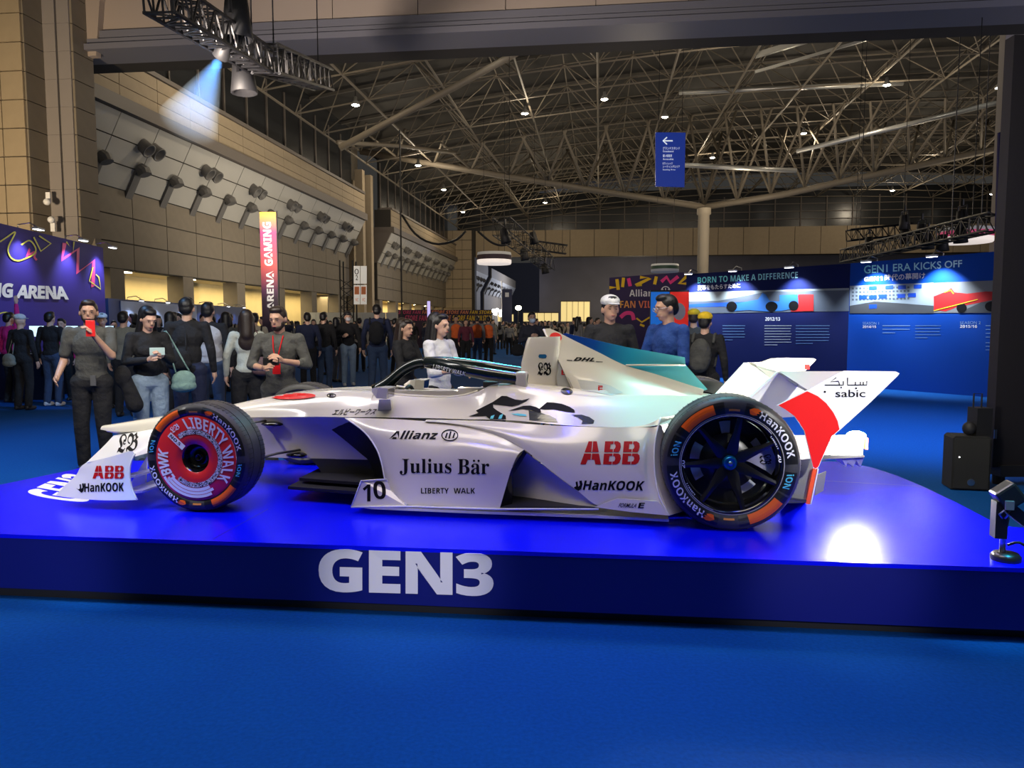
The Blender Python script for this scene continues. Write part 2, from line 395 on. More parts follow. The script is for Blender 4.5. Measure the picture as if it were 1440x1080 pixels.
body = MB().grid(sg(S1, 40)).grid(sg(S1b, 24)).grid(sg(S1c, 34)).both().build('bodywork', WHITE, car, True, angle=50)
# --- the flared skirt under the nose, tub flank
und = [[WU(-1.15, -.04, 605), WU(-1.15, -.03, 607), WU(-1.15, 0, 608)],
       [WU(-.75, -.13, 606), WU(-.75, -.12, 616), WU(-.75, 0, 622)],
       [WU(-.25, -.20, 591), WU(-.25, -.19, 604), WU(-.25, -.12, 640)],
       [WU(0, -.24, 587), WU(0, -.22, 603), WU(0, -.2, 642)],
       [WU(.25, -.28, 586.5), WU(.25, -.235, 605), WU(.25, -.22, 644)],
       [WU(.5, -.32, 586), WU(.5, -.26, 606), WU(.5, -.24, 645)],
       [WU(.72, -.36, 586.5), WU(.72, -.28, 607), WU(.72, -.26, 646)],
       [WU(1.0, -.40, 587), WU(1.0, -.30, 610), WU(1.0, -.27, 647)],
       [WU(1.5, -.44, 590), WU(1.5, -.32, 612), WU(1.5, -.28, 648)]]
tub = MB().grid(sg(und, 30)).both()
tub.grid([[Vector((r[2].x, r[2].y, r[2].z)), Vector((r[2].x, -r[2].y, r[2].z))] for r in und])
tub.build('tub_flank', WHITE, car, True, angle=30)
# --- carbon keel box and stepped floor splitters
kb = MB()
kp = [CP(437, 645, -.25), CP(560, 646, -.25), CP(560, 674, -.25), CP(455, 671, -.25), CP(449, 659, -.25)]
kb.prism(kp, (0, .5, 0)); kb.build('keel_box', CARBON, car)
fb = MB()
for (x0, x1, y, v) in ((421, 520, 676, -.42), (405, 520, 688, -.50)):
    p0 = CP(x0, y, v); p1 = CP(x1, y, v); fb.prism([(p0.x, v, p0.z), (p1.x + .2, v - .12, p0.z), (p1.x + .2, -v + .12, p0.z), (p0.x, -v, p0.z)], (0, 0, .018))
fb.build('floor_splitter', MBLACK, car)
plank = MB()
sk = [(.90, -.70), (1.0, -.745), (1.6, -.765), (2.4, -.775), (2.66, -.80)]
plank.prism([(u, v, .028) for u, v in sk] + [(u, -v, .028) for u, v in reversed(sk)], (0, 0, .014)); plank.build('floor_edge', WHITE, car)
mk = MB().prism([(1.05, -.5, .03), (2.9, -.55, .03), (3.3, -.4, .03), (3.3, .4, .03), (2.9, .55, .03), (1.05, .5, .03)], (0, 0, .01)); mk.build('floor', CARBON, car)
# --- front sidepod
S3 = [
 [CP(486, 587.5, -.40), CP(512, 607, -.49), CP(529, 630, -.56), CP(537, 652, -.60), CP(542, 676, -.63)],
 [CP(507, 588, -.41), CP(527, 607, -.53), CP(540, 632, -.60), CP(546, 660, -.65), CP(551, 694, -.69)],
 [CP(545, 589, -.44), CP(555, 608, -.58), CP(562, 636, -.655), CP(566, 668, -.70), CP(570, 709, -.745)],
 [CP(600, 592.5, -.47), CP(605, 615, -.62), CP(608, 643, -.70), CP(609, 675, -.73), CP(611, 711, -.755)],
 [CP(650, 599, -.52), CP(654, 620, -.66), CP(655, 648, -.72), CP(653, 680, -.745), CP(650, 713, -.76)],
 [CP(700, 613, -.60), CP(700, 630, -.685), CP(696, 655, -.735), CP(690, 684, -.75), CP(684, 714, -.765)],
 [CP(737, 632, -.66), CP(728, 640, -.69), CP(719, 660, -.72), CP(711, 686, -.745), CP(703, 714, -.765)]]
pod = MB().grid(smoothgrid(S3, 30, 16)).mirror().build('front_sidepod', WHITE, car, True)
# white rim that runs round the pod's leading edge
le = [r for r in cr([CP(486, 588, -.40), CP(512, 607, -.49), CP(529, 630, -.56), CP(537, 652, -.60), CP(542, 676, -.63), CP(552, 698, -.70), CP(572, 710, -.75)], 24)]
rim = MB().tube(le, .0055, 6); rim.mirror(); rim.build('pod_leading_edge', mat('edge_white', (.85, .85, .84), .25), car, True)
# inlet throat behind the leading edge
thr = MB()
L1 = cr([CP(486, 588, -.395), CP(512, 607, -.48), CP(529, 630, -.55), CP(537, 652, -.59), CP(542, 676, -.62)], 10)
L2 = cr([CP(455, 596, -.27), CP(480, 615, -.28), CP(505, 636, -.29), CP(520, 650, -.30), CP(528, 676, -.30)], 10)
thr.grid([[a_, a_.lerp(b_, .5) + Vector((.09, 0, 0)), b_] for a_, b_ in zip(L1, L2)]); thr.mirror(); thr.build('pod_inlet', mat('inlet_black', (.004, .004, .006), .5), car, True)
# --- rear side panel (carries the large red lettering)
T = [(600, 590, -.44), (650, 591, -.46), (700, 592.5, -.49), (740, 596, -.525), (780, 598.5, -.56), (820, 600, -.585), (860, 601, -.605), (900, 599, -.60), (920, 592, -.59), (929, 587, -.58)]
Bt = [(600, 592.5, -.47), (650, 599, -.52), (700, 613, -.60), (737, 632, -.66), (776, 663, -.705), (812, 690, -.735), (845, 712, -.76), (900, 708, -.775), (927, 707, -.79), (941, 725, -.82)]
rows = []
for (a_, b_) in zip(T, Bt):
    p = CP(*a_); q_ = CP(*b_); rows.append([p, p.lerp(q_, .33) + Vector((0, -.035, 0)), p.lerp(q_, .66) + Vector((0, -.03, 0)), q_])
for k, xs in ((-1, (922, 921, 928)), (-2, (912, 911, 914))):
    pass
rows[-1] = [CP(929, 587, -.58), CP(921, 622, -.655), CP(921, 665, -.72), CP(941, 725, -.82)]
rows[-2] = [CP(921, 592, -.585), CP(912, 625, -.66), CP(911, 668, -.73), CP(920, 711, -.80)]
panel = MB().grid(smoothgrid(rows, 40, 14)).mirror().build('rear_side_panel', WHITE, car, True)
eg = cr([CP(929, 587, -.58), CP(921, 622, -.655), CP(921, 665, -.72), CP(928, 700, -.785), CP(941, 725, -.82)], 20)
ed = MB().tube(eg, .005, 6).mirror().build('panel_trailing_edge', bpy.data.materials['edge_white'], car, True)
rt = MB().grid([[p, Vector((p.x + .10, p.y + .12, p.z)), Vector((p.x + .16, -.33, p.z))] for p in eg]).mirror().build('inner_return_panel', WHITE, car, True)
flare = MB().prism([CP(836, 713, -.765), CP(868, 701, -.775), (CP(925, 705, -.80)), CP(941, 725, -.825), CP(886, 720, -.80)], (0, .006, 0)).mirror().build('rear_floor_flare', WHITE, car)
# --- recess between the pods: black slot and inner wall
rec = MB()
rec.grid(smoothgrid([[CP(741, 637, -.655), CP(722, 650, -.53), CP(721, 697, -.53)], [CP(776, 664, -.700), CP(756, 672, -.61), CP(752, 701, -.61)], [CP(812, 691, -.730), CP(796, 696, -.69), CP(790, 707, -.69)], [CP(846, 713, -.757), CP(843, 713, -.757), CP(840, 714, -.757)]], 14, 8)).mirror()
rec.build('recess_wall', WHITE, car, True)
slot = MB().grid([[CP(737, 633, -.657), CP(741, 637, -.653), CP(724, 652, -.52)], [CP(719, 660, -.715), CP(720, 660, -.70), CP(722, 668, -.50)], [CP(703, 714, -.762), CP(720, 712, -.70), CP(722, 698, -.52)]]).mirror()
slot.build('pod_outlet_slot', BLACK, car, True)
rf = MB().prism([CP(703, 713, -.762), CP(722, 697, -.53), CP(842, 713, -.757)], (0, 0, -.006)).mirror().build('recess_floor', MBLACK, car)
fp = MB().prism([CP(494, 713, -.745), CP(508, 676, -.72), CP(544, 674, -.70), CP(550, 690, -.72), CP(570, 711, -.76)], (0, .012, 0)).mirror().build('front_footplate', WHITE, car)
fe = MB().tube([CP(494, 713, -.75), CP(508, 676, -.725), CP(544, 674, -.705)], .0045, 6).tube([CP(494, 713, -.75), CP(570, 712, -.765), CP(700, 716, -.772), CP(842, 716, -.775)], .006, 6).mirror().build('footplate_edge', bpy.data.materials['edge_white'], car, True)
# --- engine cover flanks, roll hoop, centre fin
Tt = [(764, 462.5, -.012), (776, 463.2, -.014), (806, 478, -.017), (842, 495.5, -.02), (879, 513.5, -.025), (925, 527, -.03), (990, 548, -.035)]
Bb = [(806, 549, -.175), (815, 551, -.185), (834, 554, -.20), (858, 557, -.215), (900, 563, -.22), (945, 568, -.19), (985, 573, -.14)]
fr_ = []
for k_, (a_, b_) in enumerate(zip(Tt, Bb)):
    p = CP(*a_); q_ = CP(*b_); s_ = (0, .4, .8, 1, 1, 1, 1)[k_]; fr_.append([p, p.lerp(q_, .35) + Vector((0, .03 * s_, 0)), p.lerp(q_, .7) + Vector((0, .025 * s_, 0)), q_ + Vector((0, 0, -.012))])
cover = MB().grid(smoothgrid(fr_, 30, 16)).both()
cover.grid([[Vector((p.x, p.y, p.z)), Vector((p.x, -p.y, p.z))] for p in cr([CP(*t) for t in Tt], 20)])
cover = cover.build('engine_cover', WHITE, car, True, angle=40)
MB().tube([CP(764, 463, -.014), CP(783, 501, -.07), CP(806, 548, -.172)], .006, 6).mirror().build('cover_leading_edge', WHITE, car, True)
ry = MB()
for a_, b_, vt, vb in (((742, 474), (736, 543), .09, .13),):
    t0 = CP(742, 475, 0); t1 = CP(782, 469, 0); b0 = CP(734, 545, 0); b1 = CP(800, 548, 0)
    prof = lambda u, w_, v, r: [(u, -v, w_)]
    def ringp(u0, u1, v, z0, z1, r):
        pts = []
        for cx, cy, a0 in ((u0 + r, -v + r, 180), (u1 - r, -v + r, 270), (u1 - r, v - r, 0), (u0 + r, v - r, 90)):
            for k in range(4):
                th = math.radians(a0 + 30 * k); x = cx + r * math.cos(th); pts.append((x, cy + r * math.sin(th), z0 + (z1 - z0) * ((x - u0) / (u1 - u0))))
        return pts
    ry.grid([ringp(b0.x, b1.x - .06, .14, b0.z - .01, b0.z - .01, .05), ringp(b0.x + .004, b1.x - .06, .12, t0.z * .5 + b0.z * .5, t0.z * .5 + b0.z * .5, .045), ringp(t0.x, t1.x + .03, .095, t0.z - .02, t0.z - .02, .03), ringp(t0.x + .01, t1.x + .03, .085, t0.z + .003, t0.z + .01, .03)], close=True)
    tp = ringp(t0.x + .01, t1.x + .03, .085, t0.z + .003, t0.z + .01, .03); ry.add(tp, [tuple(range(16))])
hoop = ry.build('roll_hoop', WHITE, car, True, angle=35)
tri = MB().prism([CP(778, 478, -.045), CP(784, 544, -.13), CP(805, 546, -.13)], (0, .02, 0)).mirror().build('intake_side_panel', mat('shaded_grey_panel', (.42, .43, .42), .4), car)
FINM = gradmat('fin_blue_cyan_gradient', 'X', [(0, (.004, .03, .28)), (.3, (.006, .09, .45)), (.6, (.03, .42, .62)), (1, (.16, .62, .66))], .3, 2.0, 2.8)  # runs from dark blue at the front to cyan at the rear
fin = MB().prism([CP(788, 470, -.006), CP(796, 468.5, -.006), CP(880, 488, -.006), (CP(963, 502.5, -.006)), CP(964, 513, -.006), CP(995, 547.5, -.006), CP(970, 556, -.006), CP(880, 522, -.006), CP(800, 482, -.006)], (0, .012, 0)).build('shark_fin', FINM, car)
strip = MB().tube([CP(880, 513.5, -.026), CP(920, 513.3, -.02), CP(964, 513.5, -.012)], .006, 6).build('fin_crease', WHITE, car, True)
# NACA duct on the cover flank
duct = [ellpx(797, 550, 8.5, 4.6, 18, .12)]
# --- halo
HM = mat('halo_black_green', (.008, .016, .016), .22, coat=.6)
h1 = MB().tube(cr([CP(531, 551, 0), CP(548, 537, 0), (CP(566, 521, 0)), CP(584, 512, 0), CP(600, 509.5, 0)], 14), [.062, .052, .045, .040, .037, .035, .034, .034, .034, .034, .034, .034, .036, .038], 12)
for s in (-1, 1):
    P = [CP(598, 509.5, 0), CP(618, 512, -.12), CP(650, 519.5, -.24), CP(690, 527, -.27), CP(742, 534.5, -.25)]
    P = [Vector((p.x, p.y * (-s), p.z)) for p in P]
    h1.tube(cr(P, 22), .033, 12, sq=1.15)
halo = h1.build('halo', HM, car, True)
hb = MB().prism([CP(518, 552, -.03), CP(526, 545, -.03), CP(556, 546, -.03), CP(559, 553, -.03)], (0, .06, 0)).build('halo_foot', BLACK, car)
p = CP(735, 533, -.25); bvl = MB().box((p.x - .005, p.y, p.z - .005), (.075, .085, .105)).build('halo_mount', WHITE, car); bv2 = bvl.copy(); C.objects.link(bv2); bv2.scale = (1, -1, 1); md = bvl.modifiers.new('b', 'BEVEL'); md.width = .018; md.segments = 3
# --- cockpit: dark well, rim, headrest, steering wheel and inner rim plank
ck = MB()
rimp = [WU(u, v, y) for u, v, y in ((.88, -.2, 552), (1.0, -.245, 557), (1.25, -.255, 560), (1.42, -.26, 559), (1.53, -.26, 552), (1.66, -.24, 541))]
ring = [rimp[0] * 1] + rimp[1:]
ck.grid([[p, Vector((p.x, p.y * .9, p.z - .15)), Vector((p.x, 0, p.z - .3)), Vector((p.x, -p.y * .9, p.z - .15)), Vector((p.x, -p.y, p.z))] for p in ring]); ck.build('cockpit_well', MBLACK, car, True)
cr_ = MB().tube([p + Vector((0, .012, .006)) for p in cr(rimp[:5], 18)], .011, 8).mirror().build('cockpit_rim', WHITE, car, True)
mbar = MB().box(CP(600, 552, -.17), (.42, .07, .03)).box(CP(670, 550, -.2), (.22, .09, .045)).build('cockpit_side_pad', WHITE, car)
hr = MB().box(WU(1.60, 0, 545), (.1, .36, .10)).build('headrest', MBLACK, car)
sw = MB().tube([(1.02 + .0, .12 * math.cos(2 * PI * k / 20), .60 + .07 * math.sin(2 * PI * k / 20)) for k in range(21)], .012, 8).box((1.02, 0, .60), (.03, .18, .06)).build('steering_wheel', MBLACK, car, True)
# --- mirrors
for s, pts in ((-1, None), (1, None)):
    mh = MB(); c = CP(539, 552.5, -.40) if s < 0 else CP(590, 540, .36)
    if s > 0: c = CP(590, 540.5, .28)
    W_, Hh = .135, .062
    f0 = [(c.x - .055, c.y - .03, c.z - .012), (c.x - .055, c.y + .03, c.z - .012), (c.x - .05, c.y + .03, c.z + .03), (c.x - .05, c.y - .03, c.z + .03)]
    f0 = [(c.x - .058, c.y - .05, c.z + .012), (c.x - .058, c.y + .05, c.z + .012), (c.x - .052, c.y + .05, c.z + .032), (c.x - .052, c.y - .05, c.z + .032)]
    f1 = [(c.x - .02, c.y - .075, c.z - .026), (c.x - .02, c.y + .075, c.z - .026), (c.x - .01, c.y + .075, c.z + .037), (c.x - .01, c.y - .075, c.z + .037)]
    f2 = [(c.x + .045, c.y - .078, c.z - .030), (c.x + .045, c.y + .078, c.z - .030), (c.x + .052, c.y + .078, c.z + .036), (c.x + .052, c.y - .078, c.z + .036)]
    mh.grid([f0, f1, f2], close=True); mh.add(f0, [(0, 1, 2, 3)]); mo = mh.add(f2, [(0, 1, 2, 3)]).build('mirror', WHITE, car)
    g = MB(); g.add([(x + .0015, c.y + (y - c.y) * .86, c.z + (z - c.z) * .82 + .0005) for x, y, z in f2], [(0, 1, 2, 3)]); go = g.build('mirror_glass', BLACK, mo)
    if s < 0: MB().prism([CP(533, 562, -.40), CP(549, 562, -.40), CP(551, 582, -.345), CP(531, 580, -.345)], (0, .03, 0)).build('mirror_stalk', WHITE, mo)
    else: MB().tube([CP(572, 550, .24), CP(572, 542, .25), CP(577, 538.5, .27), CP(590, 538, .28)], .022, 8).build('mirror_stalk', WHITE, mo, True)
# --- suspension
su = MB()
for s in (1,):
    for P, r in (([(-.02, -.66, .44), (.10, -.30, .455), (.14, -.24, .46)], .012), ([(.0, -.66, .21), (.26, -.36, .265), (.36, -.24, .27)], .013), ([(-.02, -.66, .21), (-.25, -.22, .25)], .012), ([(0, -.62, .24), (-.1, -.2, .48)], .010), ([(.05, -.66, .42), (-.3, -.18, .44)], .010),
                 ([(2.97, -.6, .22), (2.6, -.25, .2)], .013), ([(2.97, -.6, .22), (3.3, -.15, .2)], .013), ([(2.97, -.6, .45), (2.7, -.2, .42)], .012), ([(2.97, -.6, .45), (3.3, -.12, .42)], .012), ([(2.97, -.6, .33), (2.97, 0, .33)], .022)):
        MB().tube(P, r, 8, sq=.55).mirror().build('suspension_arm', CARBON, car, True)
for c_, (x0, y0, x1, y1), v in ((0, (369, 599, 398, 592), -.25), (1, (404, 642, 430, 636), -.25)):
    a_ = CP(x0, (y0 + y1) / 2, v); b_ = CP(x1, (y0 + y1) / 2 + 1, v); MB().ell((a_ + b_) / 2, ((b_.x - a_.x) * .55, .05, .018), 14, 8).mirror().build('suspension_fairing', BLACK, car, True)
# --- front wing
ww = [[CP(160, 612, -.05), CP(146, 627, -.40), CP(122, 650, -.80)],
      [CP(195, 606, -.09), CP(180, 622, -.45), CP(152, 646, -.81)],
      [CP(232, 602, -.13), CP(208, 622, -.50), CP(178, 638, -.82)],
      [CP(246, 615, -.15), CP(222, 632, -.52), CP(190, 642, -.82)]]
wing = MB().grid(smoothgrid(ww, 14, 14)).mirror().build('front_wing', WINGW, car, True)
lw = MB().prism([(-.62, -.78, .15), (-.50, -.3, .16), (-.38, -.3, .19), (-.42, -.78, .18)], (0, 0, .012)).prism([(-.55, -.78, .07), (-.50, -.2, .09), (-.30, -.2, .11), (-.38, -.78, .09)], (0, 0, .012)).mirror().build('front_wing_flap', WINGW, car)
lv = MB().prism([CP(183, 681, -.52), CP(207, 641, -.52), CP(204, 688, -.52), CP(190, 688, -.52)], (0, .01, 0)).mirror().build('front_wing_strake', WINGW, car)
tp = [CP(122, 650, -.80), CP(140, 643, -.82), CP(183, 634, -.84), CP(189, 636, -.845)]
ep = [[CP(79, 696, -.80), CP(98, 676, -.80), CP(122, 650, -.80)],
      [CP(100, 700, -.84), CP(118, 672, -.835), CP(140, 645, -.82)],
      [CP(140, 703, -.86), CP(148, 668, -.855), CP(160, 639, -.835)],
      [CP(175, 703, -.865), CP(170, 665, -.86), CP(184, 634, -.84)],
      [CP(193, 703, -.87), CP(183, 676, -.862), CP(181, 655, -.855)]]
ep = [[CP(78, 697, -.79), CP(92, 682, -.79), CP(107, 668, -.79), CP(113, 657, -.79), CP(122, 650, -.79)],
      [CP(108, 701, -.835), CP(117, 686, -.83), CP(126, 671, -.825), CP(133, 658, -.82), CP(140, 646, -.81)],
      [CP(145, 703.5, -.86), CP(147, 688, -.855), CP(151, 672, -.85), CP(156, 656, -.84), CP(162, 640.5, -.83)],
      [CP(176, 703.5, -.87), CP(172, 688, -.865), CP(172, 670, -.86), CP(176, 652, -.85), CP(183, 634.5, -.84)],
      [CP(193, 703, -.88), CP(186, 688, -.87), CP(182.5, 670, -.862), CP(184, 652, -.855), CP(190, 638, -.845)]]
epo = MB().grid(smoothgrid(ep, 20, 16)).mirror().build('front_wing_endplate', WINGW, car, True)
MB().tube(cr(ep[-1], 16), .005, 6).mirror().build('endplate_edge', bpy.data.materials['edge_white'], car, True)
# --- rear wing: two tall endplates, main plane, struts
ev = -.78
def wp(lst, v=ev): return [CP(x, y, v) for x, y in lst]
full = [(1188, 521.5), (1260, 522.5), (1265, 525), (1262, 529), (1225, 565), (1182, 604), (1170, 614), (1151, 657), (1147, 660), (1143, 657), (1137, 630), (1131, 606), (1117, 585), (1105, 576), (1093, 570), (1135, 549), (1178, 525)]
e_ = MB().prism(wp(full), (0, .014, 0)).mirror().build('rear_wing_endplate', WINGW, car)
e2 = MB().prism([CP(x, y, -.42) for x, y in ((1094, 523), (1101, 522), (1162, 545), (1135, 555), (1118, 586), (1090, 588), (1046, 566))], (0, .035, 0)).build('rear_wing_strut', WINGW, car)
e3 = MB().prism([CP(x, y, .34) for x, y in ((1047, 510), (1070, 509.5), (1085, 504), (1110, 503), (1128, 520), (1094, 532), (1050, 566), (1000, 562))], (0, .03, 0)).build('rear_wing_strut', WHITE, car)  # far strut's shade is put into its colour by the duller white
MB().prism([CP(1188, 522, -.77), CP(1095, 522, -.42), CP(1121, 541, -.42), CP(1137, 549, -.77)], (0, 0, -.012)).mirror().build('rear_wing_plane', WHITE, car)
MB().prism([CP(1100, 524, -.40), CP(1121, 541, -.40), Vector((CP(1121, 541, -.40).x, .34, CP(1121, 541, -.4).z)), Vector((CP(1100, 524, -.40).x, .34, CP(1100, 524, -.4).z))], (0, 0, -.012)).build('rear_wing_centre_plane', WHITE, car)
MB().tube([CP(1094, 524, -.425), CP(1048, 566, -.425)], .008, 6).build('strut_edge', WINGW, car); MB().tube([CP(1047, 511, .335), CP(1001, 561, .335)], .008, 6).build('strut_edge', WINGW, car)
decal('wing_red_band', [polypx([(1094.5, 570), (1135, 550), (1150, 557), (1162, 567), (1172, 580), (1178, 592), (1180.5, 604), (1169.5, 613.5), (1150.5, 656.5), (1147, 659), (1143.5, 656.5), (1137.5, 630), (1131.5, 606), (1124, 594), (1117.5, 585), (1105, 576)])], [e_], REDP, car, .001)
rsq = CP(1135, 516, .33); MB().box(rsq, (.03, .01, .03)).build('red_marker', REDP, car)
# --- tail: carbon crash box, added glowing panel, brackets, diffuser
tb = MB().grid([[CP(1095, 612, -.13), CP(1095, 612, .13), CP(1095, 655, .13), CP(1095, 655, -.13)], [CP(1215, 612, -.11), CP(1215, 612, .11), CP(1213, 641, .09), CP(1213, 641, -.09)]], close=True)
q1 = [CP(1215, 612, -.11), CP(1215, 612, .11), CP(1213, 641, .09), CP(1213, 641, -.09)]; tb.add(q1, [(0, 1, 2, 3)])
tail = tb.build('crash_box', mat('pale_carbon', (.5, .48, .42), .35, noise=.3, nscale=250), car)
lamp = MB(); c = CP(1203, 607, -.02); lamp.ell((c.x - .02, -.10, c.z - .012), (.055, .045, .026), 16, 8)
lamp.build('tail_lamp', mat('tail_lamp_glow', (1, .97, .85), .4, emit=1500, ecol=(1, .96, .84)), car, True)
lp = carw(c.x - .02, -.22, c.z - .01)
light('POINT', 'tail_lamp_light', lp, None, 30, (1, .96, .85), .06)
MB().prism([CP(1168, 613, -.125), CP(1213, 613, -.115), CP(1212, 638, -.10), CP(1168, 641, -.115)], (0, .008, 0)).build('added_glow_panel', mat('added_panel_glow', (1, .97, .88), emit=.5, ecol=(1, .97, .86)), car)  # glow added on the crash box side to turn it bright white
rl = CP(1216, 623, -.03); MB().box((rl.x + .004, 0, rl.z), (.012, .12, .07)).build('rain_light', mat('rain_light_red', (.9, .15, .05), .3, emit=1.2, ecol=(1, .2, .05)), car)
bk = MB().prism([CP(1182, 643, -.10), CP(1216, 641, -.10), CP(1210, 657, -.10), CP(1204, 647, -.10), (CP(1200, 657, -.10)), CP(1192, 650, -.10), CP(1190, 656, -.10)], (0, .2, 0)).build('jack_bracket', STEEL, car)
MB().prism([CP(1155, 646, -.12), CP(1216, 643, -.12), CP(1214, 640, -.12), CP(1156, 640, -.12)], (0, .24, 0)).build('tail_tray', MBLACK, car)
MB().prism([CP(1100, 650, -.70), CP(1142, 645, -.70), CP(1143, 662, -.70), CP(1135, 707, -.70), CP(1095, 708, -.70)], (0, .012, 0)).mirror().build('diffuser_fence', GCARBON, car)
MB().prism([CP(1149, 668, -.5), CP(1162, 663, -.5), CP(1158, 690, -.5), CP(1146, 697, -.5)], (0, .01, 0)).mirror().build('diffuser_fence', GCARBON, car)
MB().prism([CP(1100, 650, -.5), CP(1142, 645, -.5), CP(1136, 700, -.5), CP(1095, 700, -.5)], (0, .012, 0)).mirror().build('diffuser_fence', GCARBON, car)
MB().prism([CP(1143.5, 659, -.72), CP(1150.5, 659, -.72), CP(1140, 709, -.72), CP(1133, 709, -.72)], (0, .012, 0)).mirror().build('orange_edge_strip', mat('orange_red_strip', (.85, .09, .02), .4), car)
MB().tube([CP(1140, 709, -.722), CP(1150.5, 659, -.722)], .004, 6).mirror().build('diffuser_edge', bpy.data.materials['edge_white'], car)
MB().prism([CP(1095, 700, -.75), CP(1134, 706, -.72), CP(1134, 706, .72), CP(1095, 700, .75)], (0, 0, .012)).build('diffuser_floor', CARBON, car)

# ------------------------------------------------------------------ wheels
def swprof(R, r, wd):       # outer sidewall to inner sidewall: (depth behind the face plane, radius)
    return [(.018, r - .004), (.006, r + .006), (.0, r + (R - r) * .35), (.002, r + (R - r) * .62), (.010, R - .016), (.024, R - .004), (.045, R),
            (wd * .30, R), (wd * .305, R - .006), (wd * .325, R - .006), (wd * .33, R), (wd * .66, R), (wd * .665, R - .006), (wd * .685, R - .006), (wd * .69, R),
            (wd - .045, R), (wd - .024, R - .004), (wd - .010, R - .016), (wd, r + (R - r) * .4), (wd - .018, r - .004)]
def depth_at(R, r, rr):
    P = swprof(R, r, .3)[:7]
    for a_, b_ in zip(P, P[1:]):
        if a_[1] <= rr <= b_[1]:
            t = (rr - a_[1]) / max(b_[1] - a_[1], 1e-6); return a_[0] + (b_[0] - a_[0]) * t
    return 0
def polar(s, r0, r1, a0, a1, shear=0, off=.0, space=1.0, flip=False):
    """bend a line of lettering round a wheel: a0 to a1 degrees, clockwise when a1 < a0; baseline r0, top r1"""
    vs, fs, _ = glyphs(s, off, space); out = []
    for x, y in vs: out.append((r0 + (r1 - r0) * y, a0 + (a1 - a0) * x + shear * y * (-1)))
    return out, fs
def arcblock(r0, r1, a0, a1, n=12):
    vs = []; fs = []; m = 5
    for k in range(n + 1):
        a_ = a0 + (a1 - a0) * k / n; vs += [(r0 + (r1 - r0) * j / (m - 1), a_) for j in range(m)]
        if k: fs += [(m * k - m + j, m * k + j, m * k + j + 1, m * k - m + j + 1) for j in range(m - 1)]
    return vs, fs
def on_wheel(name, shapes, material, parent, dfun, off, label=None, subdiv=0):
    bm = bmesh.new()
    for vs, fs in shapes:
        vv = [bm.verts.new((v[0], v[1], 0)) for v in vs]
        for f in fs:
            try: bm.faces.new([vv[i] for i in f])
            except ValueError: pass
    for v in bm.verts:
        r, a_ = v.co.x, math.radians(v.co.y); v.co = Vector((r * math.cos(a_), dfun(r) - off, r * math.sin(a_)))
    me = bpy.data.meshes.new(name); bm.to_mesh(me); bm.free(); me.materials.append(material)
    o = bpy.data.objects.new(name, me); C.objects.link(o); o.parent = parent
    if label: o['label'] = label
    return o
FLAME = [[(0, .0), (.95, .15), (.55, .45), (1.0, .5), (.5, .8), (.9, .95), (.15, 1.0), (-.35, .6)]]
def flame(r0, r1, a0, a1):
    pts = [(0, 0), (.35, -.02), (.8, .2), (.62, .35), (.95, .5), (.7, .62), (1.0, .85), (.6, 1.0), (.15, .9), (-.25, .55)]
    return [(r0 + (r1 - r0) * y, a0 + (a1 - a0) * x) for x, y in pts], [tuple(range(len(pts)))]
def tyre_marks(t, R, r, ph):
    dz = lambda rr: depth_at(R, r, rr)
    k0 = r + (R - r) * .14; k1 = r + (R - r) * .66
    band = []; blk = []; txt = []; fl_ = []; ion = []
    for q in (0, 180):
        band += [arcblock(k0 - .006, k1 + .008, q + ph + 78, q + ph + 2, 20), arcblock(k0 - .006, k1 + .008, q + ph + 150, q + ph + 98, 14), arcblock(k0 - .006, k1 + .008, q + ph - 6, q + ph - 28, 8)]
        blk.append(arcblock(k0 - .002, k1 + .004, q + ph + 143, q + ph + 108, 14))
        txt.append(polar(bold('HANKOOK').replace(bold('A'), bold('a')).replace(bold('N'), bold('n')), k0 + .004, k1 - .004, q + ph + 62, q + ph + 8, -1.5))
        fl_.append(flame(k0 + .004, k1 - .002, q + ph + 72, q + ph + 63))
        ion.append(polar('\U0001D5F6' + bold('ON'), k0 + .004, k1 - .008, q + ph - 9, q + ph - 24, -1.5))
    for q_ in band: on_wheel('sidewall_band', [q_], TYREG, t, dz, .0012)
    for q_ in blk: on_wheel('orange_block', [q_], ORANGE, t, dz, .0022)
    for q_ in txt: on_wheel('tyre_lettering', [q_], WINK, t, dz, .0024)
    for q_ in fl_: on_wheel('flame_mark', [q_], ORANGE, t, dz, .0024)
    for q_ in ion: on_wheel('cyan_lettering', [q_], CYANI, t, dz, .0024)
    for a_ in (274, 94): on_wheel('orange_label', [arcblock(k0 + .006, k0 + .017, ph + a_, ph + a_ - 11, 4)], mat('pale_orange_label', (.8, .3, .04), .5), t, dz, .0022)
def make_wheel(u, s, R, r, wd, ph):
    t = MB().lathe((0, 0, 0), (0, 1, 0), swprof(R, r, wd), 96)
    n = 72                                                   # shoulder sipes
    for k in range(n):
        th = 2 * PI * k / n
        for d0, d1 in ((.03, wd * .29), (wd * .70, wd - .03)):
            M = Matrix.Rotation(-th, 3, 'Y'); t.box(M @ Vector((R + .0002, (d0 + d1) / 2, 0)), (.0016, d1 - d0, .0035), M, 1)
    to = t.build('wheel', [TYRE, MBLACK], car, True, fix=False, angle=40)
    to.location = (u, -.85 if s < 0 else .85, R); 
    if s > 0: to.scale = (1, -1, 1)
    return to
